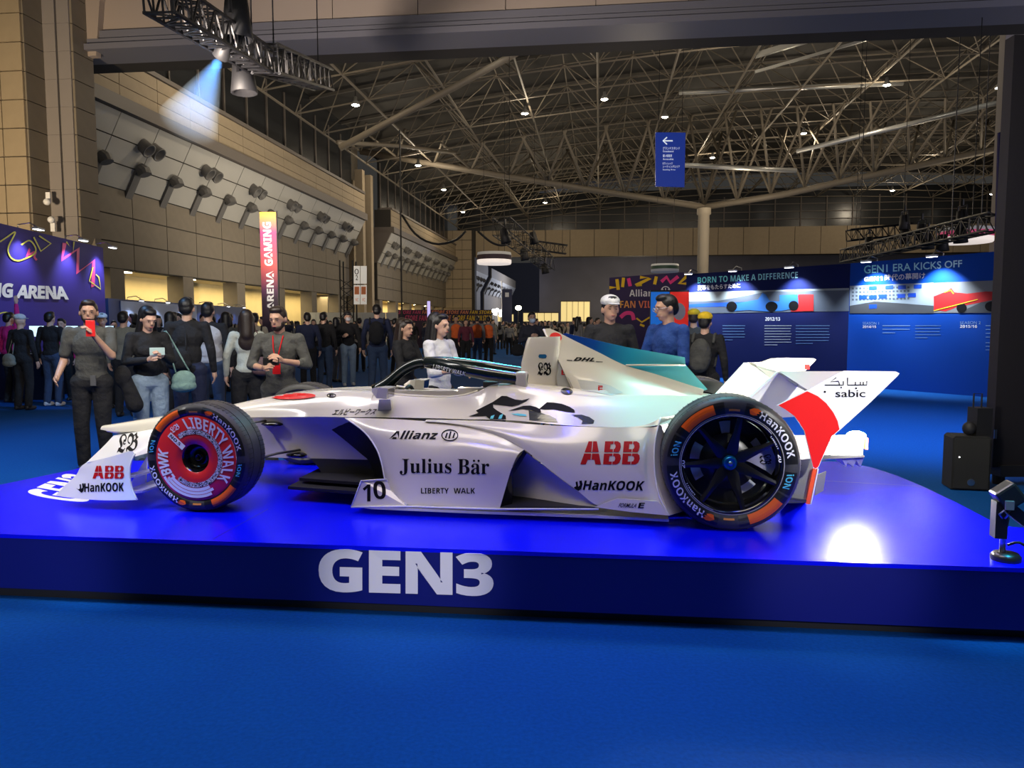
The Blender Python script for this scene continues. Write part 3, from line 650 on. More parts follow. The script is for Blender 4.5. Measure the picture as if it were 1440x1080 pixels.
def rear_rim(t, R, r, wd, full=True):
    bb = MB().lathe((0, 0, 0), (0, 1, 0), [(.016, r), (.008, r - .004), (.010, r - .012), (.035, r - .02), (.06, r - .026), (wd - .03, r - .03), (wd - .02, r)], 64)
    bb.build('rim_barrel', BLACK, t, True)
    sp = MB(); nsp = 7
    for k in range(nsp):
        a_ = math.radians(80 - k * 360 / nsp); M = Matrix.Rotation(-a_, 3, 'Y')
        P = [(.028, .070, .034), (.10, .050, .026), (.17, .030, .016), (r - .016, .018, .012)]
        rows_ = []
        for (x, d_, hw) in P: rows_.append([M @ Vector((x, d_ + .03, -hw)), M @ Vector((x, d_ + .006, -hw)), M @ Vector((x, d_, 0)), M @ Vector((x, d_ + .006, hw)), M @ Vector((x, d_ + .03, hw))])
        sp.grid(rows_, close=True)
    sp.build('rim_spokes', mat('satin_black_rim', (.008, .008, .009), .32), t, True, angle=25)
    MB().lathe((0, 0, 0), (0, 1, 0), [(.035, .0), (.035, .012), (.045, .013), (.045, .022), (.038, .026), (.05, .036), (.075, .04), (.10, .055)], 32).build('wheel_nut', mat('anodised_blue', (.01, .22, .5), .3, metal=.7), t, True)
    MB().lathe((0, 0, 0), (0, 1, 0), [(.033, 0), (.033, .009), (.036, .011)], 20).build('nut_cap', STEEL, t, True)
    MB().lathe((0, 0, 0), (0, 1, 0), [(.12, .05), (.12, .15), (.126, .15), (.13, .05)], 48).build('brake_disc', mat('brake_disc_grey', (.10, .10, .10), .35, metal=.4), t, True)
    MB().lathe((0, 0, 0), (0, 1, 0), [(.15, .0), (.15, r - .03)], 48).build('hub_backing', MBLACK, t, True)
    for a0, a1, r0, r1 in ((150, 178, .13, .20), (186, 214, .13, .20), (88, 104, .15, .215), (10, 42, .12, .19), (-70, -40, .15, .19)):
        vs, fs = arcblock(r0, r1, a0, a1, 5); MB().add([(x * math.cos(math.radians(y)), .125, x * math.sin(math.radians(y))) for x, y in vs], fs).build('upright_plate', mat('upright_silver', (.62, .63, .58), .4), t)
    pl = [(.075, 12), (.135, 16), (.19, 26), (.226, 22), (.236, 8), (.236, -5), (.225, -16), (.19, -12), (.12, -2)]
    sh = MB().prism([(x * math.cos(math.radians(y)), .082, x * math.sin(math.radians(y))) for x, y in pl], (0, .006, 0)).build('spoke_shield', mat('lilac_grey_cover', (.33, .32, .42), .4), t)
    on_wheel('shield_lettering', [polar('\U0001D577\U0001D56D', .155, .215, 14, -2)], INK, t, lambda r_: .081, .001)
    on_wheel('rim_line', [arcblock(r - .008, r - .004, 250, 40, 60), arcblock(r + .0, r + .003, 400, 40, 96)], mat('rim_grey_line', (.5, .5, .5), .4), t, lambda r_: .009, .002)
    on_wheel('rim_lettering', [polar(bold('20'), r - .026, r - .008, 14, 4), polar(bold('LIBERTY'), r - .020, r - .010, 38, 20), polar(bold('20'), r - .026, r - .008, 186, 176), polar(bold('LIBERTY'), r - .020, r - .010, 222, 204)], WINK, t, lambda r_: .014, .003)
DISCR = mat('disc_red', (.78, .025, .03), .3, coat=.4)
def scribble_mat():
    m = bpy.data.materials.new('scribble_print'); m.use_nodes = True; nt = m.node_tree; b = nt.nodes['Principled BSDF']; b.inputs['Roughness'].default_value = .4
    tc = nt.nodes.new('ShaderNodeTexCoord'); n = nt.nodes.new('ShaderNodeTexNoise'); n.inputs['Scale'].default_value = 75; n.inputs['Detail'].default_value = 2; n.inputs['Distortion'].default_value = 1.5
    r_ = nt.nodes.new('ShaderNodeValToRGB'); r_.color_ramp.interpolation = 'CONSTANT'; e = r_.color_ramp.elements
    e[0].color = (.01, .01, .01, 1); e[1].position = .47; e[1].color = (.85, .85, .85, 1)
    e2 = e.new(.56); e2.color = (.01, .01, .01, 1); e3 = e.new(.63); e3.color = (.85, .85, .85, 1)
    nt.links.new(tc.outputs['Object'], n.inputs['Vector']); nt.links.new(n.outputs['Fac'], r_.inputs[0]); nt.links.new(r_.outputs[0], b.inputs['Base Color']); return m
SCRIB = scribble_mat()
def front_disc(t, R, r, wd):
    MB().lathe((0, 0, 0), (0, 1, 0), [(.060, .0), (.060, .012), (.03, .015), (.03, .02), (.06, .024), (.068, .060), (.035, .070), (.012, .078), (.004, .086)], 48).build('hub_recess', BLACK, t, True)
    d_ = MB().lathe((0, 0, 0), (0, 1, 0), [(.004, .082), (.0, .085), (-.001, .13), (.001, r - .02), (.008, r)], 64).build('wheel_cover', DISCR, t, True)
    f = lambda rr: .0
    on_wheel('cover_lettering', [polar(bold('LIBERTY'), .172, .236, 103, 24, -5), polar(bold('WALK'), .172, .236, 17, -42, -5)], WINK, t, f, .003)
    on_wheel('cover_scribble', [arcblock(.140, .168, 128, -132, 60)], SCRIB, t, f, .003)
    on_wheel('cover_stripes', [arcblock(.172, .190, -62, -140, 24), arcblock(.193, .209, -58, -146, 24), arcblock(.212, .228, -64, -150, 24)], WINK, t, f, .003)
    on_wheel('cover_graffiti', [polar(bold('LBWK'), .165, .228, 222, 168, 3, off=.015)], WINK, t, f, .003)
    on_wheel('cover_emblem', [polar('\U0001D577\U0001D56D', .19, .226, 132, 116, off=.01)], WINK, t, f, .003)
    M = Matrix.Rotation(math.radians(-42), 3, 'Y')
    pl = [(-.205, -.016), (-.088, -.016), (-.088, .016), (-.205, .016)]
    def rt_(x, z, y=-.0035): a_ = math.radians(-42); return (x * math.cos(a_) - z * math.sin(a_), y, x * math.sin(a_) + z * math.cos(a_))
    MB().add([rt_(*p) for p in pl], [(0, 1, 2, 3)]).build('cover_label', WINK, t, fix=False)
    vs, fs, _ = glyphs(bold('NO.5'), 0); MB().add([rt_(-.195 + .08 * x, -.009 + .018 * y, -.0045) for x, y in vs], fs).build('label_lettering', INK, t, fix=False)
fwn = make_wheel(0.0, -1, .315, .245, .25, 2); front_disc(fwn, .315, .245, .25); tyre_marks(fwn, .315, .245, 2)
rwn = make_wheel(2.97, -1, .352, .262, .29, 0); rear_rim(rwn, .352, .262, .29); tyre_marks(rwn, .352, .262, 0)
fwf = make_wheel(0.0, 1, .315, .245, .25, 2); front_disc(fwf, .315, .245, .25)
rwf = make_wheel(2.97, 1, .352, .262, .29, 0); rear_rim(rwf, .352, .262, .29)
fwn['label'] = 'near front wheel with red printed cover'; rwn['label'] = 'near rear wheel with black spokes'
# --- decals on the body
bpy.context.view_layer.update()
FR = '\U0001D577\U0001D56D'
D = lambda n, s, t, m=INK, off=.0025, step=6, label=None: decal(n, s, t, m, car, off, step, label)
def abb(x0, y0, x1, y1, slant=0):
    """three bold capitals cut by thin gaps into blocks"""
    W_, h = x1 - x0, y0 - y1; out = []
    P = lambda pts: out.append(polypx([(x0 + W_ * a_ + slant * b_, y0 - h * b_) for a_, b_ in pts]))
    P([(0, 0), (.050, .47), (.168, .47), (.168, .20), (.118, .20), (.094, 0)]); P([(.055, .53), (.105, 1), (.168, 1), (.168, .53)])
    P([(.182, .20), (.182, .47), (.300, .47), (.350, 0), (.256, 0), (.232, .20)]); P([(.182, .53), (.182, 1), (.245, 1), (.295, .53)])
    for b0 in (.385, .705):
        c = b0 + .145; e = b0 + .157
        P([(b0, 0), (b0, .47), (c, .47), (c, .36), (b0 + .095, .36), (b0 + .095, .12), (c, .12), (c, 0)]); P([(b0, .53), (b0, 1), (c, 1), (c, .88), (b0 + .095, .88), (b0 + .095, .66), (c, .66), (c, .53)])
        P([(e, 0), (e, .12), (e + .03, .14), (e + .042, .24), (e + .03, .34), (e, .36), (e, .47), (e + .09, .47), (e + .125, .40), (e + .138, .24), (e + .118, .08), (e + .07, 0)])
        P([(e, .53), (e, .66), (e + .02, .68), (e + .03, .77), (e + .02, .86), (e, .88), (e, 1), (e + .06, 1), (e + .105, .92), (e + .118, .76), (e + .105, .60), (e + .085, .53)])
    return out
def hank(x0, y0, x1, y1, dy=0, slant=0):
    h = y0 - y1; w_ = x1 - x0; s = bold('HanKOOK')
    t = recttext(s, x0 + w_ * .17, y0, x1, y1, slant, dy, off=.01)
    q = lambda pts: polypx([(x0 + w_ * .2 * a_, y0 - h * b_ + dy * .1) for a_, b_ in pts])
    return [t, q([(0, .45), (.55, -.1), (.75, .1), (.85, .6), (.78, 1.0), (.62, .95), (.66, .5), (.55, .35), (.5, .9), (.36, .85), (.4, .4), (.25, .3)])]
D('red_lettering', abb(130, 673, 174, 655, 1), [epo], REDI, step=4); D('black_lettering', hank(107, 692, 174, 679.5, -1), [epo], INK, step=4)
D('gothic_emblem', [recttext(FR, 164, 638, 192, 611, 4, -4, off=.01)], [wing], INK, step=4)
D('nose_spot', [ellpx(413, 557, 31, 4.3, 36, -.03)], [body], REDP, .006, 2)
D('katakana_lettering', [recttext('エルビーワークス', 466, 584, 526, 575, 6, -1, off=.018)], [body], INK, step=5)
D('nose_emblem', [ringpx(466, 556, 6, 2.6, 1.1), recttext(bold('E'), 463, 557.4, 469, 554.4)], [body], INK, step=4)
D('black_lettering', [recttext(bold('Allianz'), 547, 617.5, 612, 605.5, 6, 0, off=.01), ringpx(632.5, 612, 11.2, 7.6, 1.5), strokepx([(626.5, 616), (629, 608.5)], 2.2), strokepx([(631.5, 616.6), (634, 606.5)], 2.2), strokepx([(637, 616), (639.5, 608.5)], 2.2)], [pod], step=5)
D('black_lettering', [recttext(serifb('Julius'), 562, 668, 635, 645, 0, 0), recttext(serifb('Bar'), 643.5, 667, 688, 645.5, 0, 0), ellpx(666.5, 648, 1.7, 1.7, 10), ellpx(673, 648, 1.7, 1.7, 10)], [pod], step=6)
D('black_lettering', [recttext(bold('LIBERTY'), 592, 694, 631, 686.3), recttext(bold('WALK'), 638, 694, 668, 686.3)], [pod], step=5)
D('race_number', [recttext(bold('1'), 510, 705, 521, 681, 0, 0), recttext(bold('0'), 526, 702, 543.5, 676.5, -2, 0)], [fp, pod], INK, step=5)
D('red_lettering', abb(816, 653, 899, 620.5, 3), [panel], REDI, step=6)
D('black_lettering', hank(802, 689, 904, 675.5, 1, 3), [panel], step=6)
D('small_black_lettering', [recttext('FORMULA', 869, 713.5, 894, 707.5, 3, .5, off=.01), recttext(bold('E'), 897, 714.5, 905, 707, 2)], [flare, panel], step=5)
D('fin_red_spot', [ellpx(781.5, 474.3, 8.6, 6.7, 28, .2)], [cover], REDP, .003, 4)
D('small_black_lettering', [recttext(bold('DHL'), 806, 507.5, 835, 502.3, 5, 1, off=.03), strokepx([(797, 506.5), (805, 507)], 1), strokepx([(838, 508.6), (847.5, 509)], 1)], [cover], step=5)
D('small_red_lettering', [recttext(bold('E'), 841, 551.5, 847.5, 543.5), strokepx([(841, 542.5), (847.5, 542.7)], .9)], [cover, body], REDI, step=5)
D('small_red_lettering', [recttext(bold('E'), 789.5, 527, 795, 520)], [tri], REDI, step=5)
D('gothic_emblem', [recttext(FR, 756, 528, 775, 509.5, 0, 0, off=.012)], [hoop], INK, step=4)
D('hoop_slot', [polypx([(757, 501), (758.5, 498.3), (767, 498.3), (769, 500.6), (767.5, 503.6), (758.5, 503.6)])], [hoop], mat('slot_blue', (.01, .12, .3), .3), step=4)
D('duct_opening', duct, [cover, body], BLACK, .003, 4)
D('duct_scoop', [polypx([(812, 533.5), (835, 536), (858, 542), (876, 552), (860, 556), (835, 551), (818, 549)])], [cover, body], mat('scoop_grey', (.5, .51, .49), .4), .0015, 5)
def cp8(pts): return polypx([(640 + x / 9, 540 + y / 9) for x, y in pts])
def cp3(pts): return polypx([(640 + x / 3.6, 440 + y / 3.6) for x, y in pts])
D('gothic_graphic', [cp8([(170, 410), (295, 365), (262, 335), (480, 225), (590, 150), (650, 152), (760, 195), (850, 205), (945, 180), (900, 215), (800, 265), (720, 285), (600, 270), (480, 258), (485, 300), (540, 340), (600, 375), (640, 400), (645, 445), (440, 446), (390, 405)]),
  cp3([(425, 486), (465, 452), (500, 454), (540, 460), (580, 475), (603, 490), (607, 504), (560, 500), (500, 488), (450, 489)]),
  cp8([(665, 340), (760, 310), (860, 275), (950, 272), (1020, 290), (1080, 320), (1090, 365), (1050, 362), (960, 330), (850, 315), (760, 330)])], [body, cover], INK, .003, 6)
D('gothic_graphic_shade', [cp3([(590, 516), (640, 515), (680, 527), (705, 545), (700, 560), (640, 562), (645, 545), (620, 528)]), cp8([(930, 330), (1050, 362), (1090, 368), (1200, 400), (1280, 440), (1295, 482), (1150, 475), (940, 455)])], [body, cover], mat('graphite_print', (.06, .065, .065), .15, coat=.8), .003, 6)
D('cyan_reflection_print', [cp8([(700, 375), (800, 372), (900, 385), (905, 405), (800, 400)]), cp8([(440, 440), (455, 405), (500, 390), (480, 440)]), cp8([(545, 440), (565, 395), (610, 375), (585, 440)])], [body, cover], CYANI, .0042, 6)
D('halo_lettering', [quadtext(bold('LIBERTY WALK'), (608, 518.5), (654, 528.3), (655, 523.3), (610, 512))], [halo], mat('bright_white_print', (1, 1, 1), .6), .004, 3)
A_ = 'sabic'
D('small_black_lettering', [recttext(A_, 1175, 558.5, 1217, 548, 0, 0, off=.005),
  strokepx([(1160, 541.5), (1181, 541.5)], 1.5), strokepx([(1181, 541.5), (1179, 536), (1168, 537), (1176, 531)], 1.4), strokepx([(1181, 541.5), (1186, 541.5), (1186, 536)], 1.4), strokepx([(1192, 531), (1192, 541.5), (1219, 541.5), (1219, 536)], 1.4), strokepx([(1203, 541.5), (1203, 537)], 1.4), strokepx([(1210, 541.5), (1210, 537)], 1.4), strokepx([(1214, 541.5), (1214, 537)], 1.4), ellpx(1183, 545, 1.2, 1.2, 8), ellpx(1204, 546, 1.3, 1.3, 8), ellpx(1160, 551, 1.6, 1.6, 8)], [e_], INK, .002)
# ================================================================== HALL SHELL
CARPET = mat('blue_carpet', (.001, .072, .29), .95, noise=.35, nscale=55, bump=.5, spec=.15)
CONC = mat('grey_concrete_floor', (.22, .22, .21), .5, noise=.1, nscale=.6)
TILE_L = mat('beige_wall_tile', (.34, .27, .18), .75, noise=.12, nscale=3)
TILE_D = mat('brown_grey_tile', (.20, .17, .13), .75, noise=.12, nscale=3)
TILE_G = mat('mauve_grey_panel', (.24, .215, .205), .7, noise=.06, nscale=2)
JOINT = mat('dark_joint', (.03, .026, .022), .8)
PANEL = mat('pale_grey_cladding', (.42, .41, .38), .6, noise=.05, nscale=1)
LEDGE = mat('ledge_brown', (.13, .11, .095), .6)
GLASSD = mat('dark_clerestory_glass', (.022, .024, .027), .25)
STEELT = mat('truss_painted_steel', (.17, .145, .11), .6, metal=.1, noise=.15, nscale=.8)
DECK = mat('roof_deck', (.030, .027, .023), .8, noise=.3, nscale=.5)
DUCT = mat('galvanised_duct', (.5, .5, .48), .35, metal=.6)
def slab(name, pts, z, m, kind='structure'):
    o = MB().prism([Vector((p.x, p.y, z)) for p in pts], (0, 0, -.05)).build(name, m); o['kind'] = kind; return o
slab('floor', [hall(-26, -8, 0), hall(70, -8, 0), hall(70, 64, 0), hall(-26, 64, 0)], 0, CARPET)
slab('floor', [hall(-26, 60, 0), hall(70, 60, 0), hall(70, 190, 0), hall(-26, 190, 0)], -.02, CONC)
AW = -18.0; AL = -19.3
zt = zat(146, 127, AW); zl = zat(146, 146, AW); zp = onb(482, 358, 56).z; zo = zat(148, 376, AL)
zb2 = zat(300, 155, AW); ZE = 13.4
def zroof(a): return ZE + 3.4 * (1 - ((a - 24) / 42.0) ** 2)
def hbox(m, a0, a1, b0, b1, z0, z1, mi=0):
    m.add([hall(a, b, z) for a in (a0, a1) for b in (b0, b1) for z in (z0, z1)], [(0, 1, 3, 2), (4, 6, 7, 5), (0, 4, 5, 1), (2, 3, 7, 6), (0, 2, 6, 4), (1, 5, 7, 3)], mi); return m
HR = Euler((0, 0, -TH))
BXM = {}
def boxmesh(name, sz, m, bev=True):
    k = (name, tuple(round(s, 3) for s in sz), m.name)
    if k not in BXM: BXM[k] = MB().box((0, 0, 0), sz).mesh(name, m)
    return BXM[k]
def hpiece(name, parent, a, b, z, sz, m):                     # sz along (a, b, z)
    return link(name, boxmesh(name, sz, m), parent, hall(a, b, z) - Vector(parent.location), HR)
def hroot(name, a=0, b=0, z=0, kind='structure'):
    return tag(empty(name, hall(a, b, z)), kind=kind)
for mi, (b0, b1) in enumerate(((21.8, 56.0), (63.4, 92.5))):
    r = hroot('wall_left', AW, b0); rl_ = Vector(r.location)
    def part(nm, fn, m, r=r, rl_=rl_):
        q = MB(); fn(q); q.v = [p - rl_ for p in q.v]; return q.build(nm, m, r)
    part('backing', lambda q: hbox(q, AW - 1.5, AW - .05, b0, b1, zt, zb2), JOINT)
    part('ledge', lambda q: hbox(q, AW - 2.2, AW + .25, b0, b1, zl, zt), LEDGE)
    part('backing', lambda q: q.add([hall(AW, b0, zl), hall(AW, b1, zl), hall(AL, b1, zp), hall(AL, b0, zp), hall(AW - 2, b0, zl), hall(AW - 2, b1, zl), hall(AW - 2, b1, zp), hall(AW - 2, b0, zp)], [(0, 1, 2, 3), (0, 3, 7, 4), (1, 5, 6, 2)]), JOINT)
    part('backing', lambda q: hbox(q, AL - .6, AL - .04, b0, b1, zo, zp), JOINT)
    part('clerestory_glass', lambda q: hbox(q, AW - 1.2, AW - 1.0, b0, b1, zb2, ZE + 3.4), GLASSD)
    part('ledge', lambda q: hbox(q, AW - 1.2, AW + .1, b0, b1, zb2, zb2 + .18), LEDGE)
    nb = int((b1 - b0) / 2.4); db = (b1 - b0) / nb
    zr_ = [zt + (zb2 - zt) * k / 3 for k in range(4)]; lr = [zo + (zp - zo) * k / 3 for k in range(4)]
    sl = Vector((AW - AL, 0, zl - zp)); tilt = math.atan2(AW - AL, zl - zp); LN = math.hypot(AW - AL, zl - zp)
    for k in range(nb):
        bc = b0 + db * (k + .5)
        hpiece('mullion', r, AW - .95, b0 + db * k, (zb2 + ZE + 2) / 2, (.08, .12, ZE + 2 - zb2), LEDGE)
        for j in range(3):
            hpiece('tile', r, AW - .03, bc, (zr_[j] + zr_[j + 1]) / 2, (.06, db - .03, zr_[j + 1] - zr_[j] - .03), TILE_L)
            hpiece('tile', r, AL - .02, bc, (lr[j] + lr[j + 1]) / 2, (.06, db - .04, lr[j + 1] - lr[j] - .05), TILE_D)
            t = (j + .5) / 3; a = AL + (AW - AL) * t; z = zp + (zl - zp) * t
            o = link('cladding_panel', boxmesh('cladding_panel', (.05, db - .05, LN / 3 - .05), PANEL), r, hall(a + .02, bc, z) - rl_)
            o.rotation_mode = 'QUATERNION'; o.rotation_quaternion = Euler((0, 0, -TH)).to_quaternion() @ Euler((0, tilt, 0)).to_quaternion()
    # air nozzles: pairs above, drooping single ducts below
    M_ = Matrix.Rotation(-TH, 3, 'Z') @ Matrix.Rotation(tilt, 3, 'Y')
    q = MB(); q.lathe((0, 0, 0), (1, 0, -.25), [(-.1, .27), (.22, .27), (.42, .31), (.45, .30), (.43, .24), (.1, .2), (.1, 0)], 16)
    q.v = [M_ @ p for p in q.v]; nz = q.mesh('nozzle', mat('nozzle_grey', (.13, .125, .12), .5), True)
    q = MB(); q.tube([(.1, 0, 0), (.3, 0, -.02), (.42, 0, -.12)], [.26, .27, .25], 12); q.box((.06, 0, -.95), (.16, .42, 1.7)); q.v = [M_ @ p for p in q.v]; dr = q.mesh('air_duct', mat('nozzle_grey', (.13, .125, .12)), False)
    bb = 24.15 if mi == 0 else 65.5; k = 0
    while bb < b1 - 1:
        t = .70; 
        for s in (-.36, .36): link('nozzle', nz, r, hall(AL + (AW - AL) * t, bb + s, zp + (zl - zp) * t) - rl_)
        bb += 4.75 if mi == 0 else 4.2
    bb = 24.1 if mi == 0 else 64.5
    while bb < b1 - .5:
        t = .37; link('air_duct', dr, r, hall(AL + (AW - AL) * t, bb, zp + (zl - zp) * t) - rl_); bb += 2.4 if mi == 0 else 2.2
    # piers between the openings and the lit foyer behind
    bb = b0 + 1.0
    while bb < b1:
        part('pier', lambda q: hbox(q, AL - .8, AL, bb - .45, bb + .45, 0, zo), TILE_D); bb += 5.2
    part('foyer_wall', lambda q: hbox(q, AL - 3.4, AL - 3.2, b0, b1, 0, zo + .5), mat('foyer_yellow_wall', (.62, .50, .26), .7, noise=.08, nscale=2))
    part('foyer_ceiling', lambda q: hbox(q, AL - 3.4, AL - .6, b0, b1, zo + .1, zo + .3), mat('foyer_yellow_wall', (.5, .4, .2)))
    if mi: part('end_wall', lambda q: hbox(q, AW - 3.0, AL - .6 if mi else AL - .2, b0 - .2, b0, 0, zp), LEDGE)
    light('AREA', 'foyer_light', hall(AL - 1.9, (b0 + b1) / 2, zo - .05), hall(AL - 2.2, (b0 + b1) / 2, 0), 1100, (1, .80, .42), b1 - b0, .8).rotation_euler = (0, 0, PI / 2 - TH)
    bb = b0 + 3.6; n_ = 0
    q = MB(); q.lathe((0, 0, 0), (0, 0, -1), [(0, .22), (.06, .26), (.08, .0)], 16); fm = q.mesh('foyer_downlight', mat('downlight_glow', (1, .95, .85), emit=9, ecol=(1, .92, .75)))
    while bb < b1 and n_ < 7:
        link('foyer_downlight', fm, r, hall(AL - 1.4, bb, zo + .09) - rl_); bb += 5.2; n_ += 1
    # end cheek of the overhanging box (seen face-on at its near end)
    if mi: part('end_cheek', lambda q: q.prism([hall(AW, b0, zl), hall(AL, b0, zp), hall(AW - 2.6, b0, zp), hall(AW - 2.6, b0, zl)], G * -.1), LEDGE)
r = hroot('wall_left', AW, 56); rl_ = Vector(r.location)
q = MB(); hbox(q, AW - 5, AW - 3.0, 55.8, 63.6, 0, ZE + 3.4); q.v = [p - rl_ for p in q.v]; q.build('recess_wall', TILE_D, r)
for a_, b_ in ((AW - .5, 56.5), (AW - .5, 58.6), (AW - 2.6, 60.5)):
    q = MB(); hbox(q, a_ - .3, a_ + .3, b_ - .3, b_ + .3, 0, ZE); q.v = [p - rl_ for p in q.v]; q.build('wall_column', TILE_L, r)
# pier and the next hall seen past it
r = hroot('wall_back', AW, 93); rl_ = Vector(r.location)
def bpart(nm, m, *bx):
    q = MB(); hbox(q, *bx); q.v = [p - rl_ for p in q.v]; return q.build(nm, m, r)
zbt = onb(720, 325, 94).z; zbb = onb(720, 362, 94).z
bpart('pier', JOINT, AL - 2, -15.6, 92.6, 94, 0, zbt)
for i in range(11):
    for j in range(3):
        z0 = zbt * i / 11; hpiece('tile', r, AL + .3 + 1.22 * j + .0, 92.55, z0 + zbt / 22, (1.18, .08, zbt / 11 - .06), TILE_L)
bpart('lintel_backing', JOINT, -15.6, 70, 93.6, 95, zbb, zbt)
for i in range(28): hpiece('lintel_panel', r, -14.2 + 3 * i, 93.55, (zbb + zbt) / 2, (2.94, .1, zbt - zbb), TILE_L)
bpart('clerestory_glass', GLASSD, AW, 70, 94, 94.2, zbt, 18)
for i in range(30): hpiece('mullion', r, -18 + 3 * i, 93.9, (zbt + 17) / 2, (.12, .1, 17 - zbt), LEDGE)
for z_ in (zbt + .9, zbt + 1.8, zbt + 2.7): bpart('transom', LEDGE, AW, 70, 93.85, 93.95, z_, z_ + .08)
bpart('dark_haze_sheet', mat('navy_haze_tone', (.16, .165, .22), .9, noise=.2, nscale=.4), -9, 70, 112, 112.2, 0, 14)  # sheet whose colour stands in for the next hall's dark haze
for k, (b0, b1) in enumerate(((96, 120), (124, 160))):
    r = hroot('wall_left', AW, b0); rl_ = Vector(r.location)
    for nm, m, pts in (('cladding', PANEL, [hall(AW, b0, zl), hall(AW, b1, zl), hall(AL, b1, zp), hall(AL, b0, zp)]), ('lower_wall', TILE_D, [hall(AL, b0, zp), hall(AL, b1, zp), hall(AL, b1, 0), hall(AL, b0, 0)]), ('upper_wall', TILE_D, [hall(AW, b0, zl), hall(AW, b1, zl), hall(AW, b1, zbb + 1), hall(AW, b0, zbb + 1)])):
        MB().prism([p - rl_ for p in pts], R_ * -.2).build(nm, m, r)
    n = 8
    for i in range(n):
        link('nozzle', nz, r, hall(AL + (AW - AL) * .7, b0 + 2 + i * (b1 - b0 - 2) / n, zp + (zl - zp) * .7) - rl_)
        link('air_duct', dr, r, hall(AL + (AW - AL) * .37, b0 + 1 + i * (b1 - b0 - 2) / n, zp + (zl - zp) * .37) - rl_)
q = hroot('wall_far', 0, 185); MB().box((0, 0, 8), (90, .3, 18), HR).build('far_wall', mat('hazy_navy_wall', (.05, .052, .07), .9), q)
light('POINT', 'far_hall_fill', hall(-8, 140, 9), None, 9000, (.75, .8, 1), 1.0)  # unseen lights added to lift the next hall out of black
light('POINT', 'far_hall_fill', hall(-13, 108, 7), None, 250, (.85, .85, 1), 1.0)
# --- near pillar with its square tiles, and the big header beam
r = hroot('wall_pillar', -15.5, 20); rl_ = Vector(r.location)
pa = onY(38, 200, 20.0).dot(R_); bq = onY(38, 200, 20.0).dot(G)
pc = onY(112, 200, 20.8); pca, pcb = pc.dot(R_), pc.dot(G); bb2 = onY(66, 200, 20.75).dot(G)
q = MB(); hbox(q, pa - 6, pa - .03, bq + .03, bq + 1.4, 0, 16); hbox(q, pa - .1, pca - .03, bb2 + .03, bb2 + .85, 0, 16)
q.v = [p - rl_ for p in q.v]; q.build('pillar_core', JOINT, r)
th = .735
for i in range(4, 20):
    z = th * (i + .5)
    for j in range(3): hpiece('tile', r, pa - .33 - .66 * j, bq, z, (.63, .06, th - .03), TILE_L)
    hpiece('tile', r, pa, (bq + bb2) / 2 + .02, z, (.06, bb2 - bq - .04, th - .025), TILE_D)
    for j in range(2): hpiece('panel', r, pa + (pca - pa) * (j + .5) / 2, bb2, z, ((pca - pa) / 2 - .06, .06, th - .006), TILE_G)
    hpiece('tile', r, pca, bb2 + .42, z, (.06, .80, th - .025), TILE_D)
zbm = onb(135, 76, bb2 + .8).z
r = hroot('beam', 0, bb2 + .8); rl_ = Vector(r.location)
BM = mat('header_cladding', (.33, .27, .23), .7, noise=.05, nscale=.6)
q = MB(); hbox(q, pca - 4, 45, bb2 + .9, bb2 + 2.6, zbm + .1, zbm + 7); q.v = [p - rl_ for p in q.v]; q.build('beam_core', JOINT, r)
for i in range(22):
    for j in range(3):
        hpiece('cladding_panel', r, pca - 1.2 + 2.35 * i, bb2 + .86, zbm + .62 + 1.7 * (j + .5), (2.33, .08, 1.68), BM)
RAIL = mat('blue_grey_rail', (.14, .14, .17), .5)
for z0, z1, dd in ((0, .16, .25), (.19, .33, .12), (.37, .58, .02)):
    q = MB(); hbox(q, pca - 1.2 , 45, bb2 + .7 - dd, bb2 + 1.6, zbm + z0, zbm + z1); q.v = [p - rl_ for p in q.v]; q.build('beam_rail', RAIL, r)
q = MB().prism([onb(45, 0, bb2 + .6), onb(70, 60, bb2 + .6), onb(110, 80, bb2 + .6), onb(135, 78, bb2 + .6), onb(140, 0, bb2 + .6), onb(160, -80, bb2 + .6), onb(15, -80, bb2 + .6)], G * .2); q.v = [p - rl_ for p in q.v]; q.build('beam_end_panel', BM, r)
# --- right edge: column, hanging violet banner, black backstage wall
r = hroot('wall_right', 14, 22); rl_ = Vector(r.location)
c0 = onY(1407, 200, 22.5); q = MB(); hbox(q, c0.dot(R_), c0.dot(R_) + 4, c0.dot(G), c0.dot(G) + .35, 0, 14); q.v = [p - rl_ for p in q.v]; q.build('right_column', TILE_G, r)
vb = empty('banner', onY(1412, 300, 14), 0, 'dark violet banner with yellow letter at the right edge behind the black wall', 'banner')
vl = Vector(vb.location)
bo = MB().prism([onY(1405, 186, 14) - vl, onY(1470, 180, 14) - vl, onY(1466, 470, 14) - vl, onY(1397, 470, 14) - vl], (0, .05, 0)).build('banner_cloth', mat('violet_banner', (.028, .022, .11), .7), vb)
bpy.context.view_layer.update()
decal('banner_lettering', [recttext(bold('FAN'), 1399, 347, 1432, 326, 0, -3, off=.02)], [bo], mat('yellow_print', (.85, .55, .02), .6), vb, .01)
k0 = onz(1394, 682, 0); K = empty('backstage_wall', k0, 0, 'tall black backstage wall at the right edge behind the speaker', 'wall')
q = MB().box((1.2, .06, 2.02), (2.4, .12, 3.72)); q.build('black_panel', mat('backstage_black', (.012, .010, .014), .7), K)
MB().box((1.2, .06, .13), (2.3, .2, .1)).build('base_frame', MBLACK, K)
MB().tube([(.1, .06, .0), (.1, .06, .12)], .05, 10).build('caster', MBLACK, K); MB().tube([(1.9, .06, .0), (1.9, .06, .12)], .05, 10).build('caster', MBLACK, K)
MB().tube([(.0, -.02, .42), (.0, -.02, .50)], .012, 8).build('latch', STEEL, K)

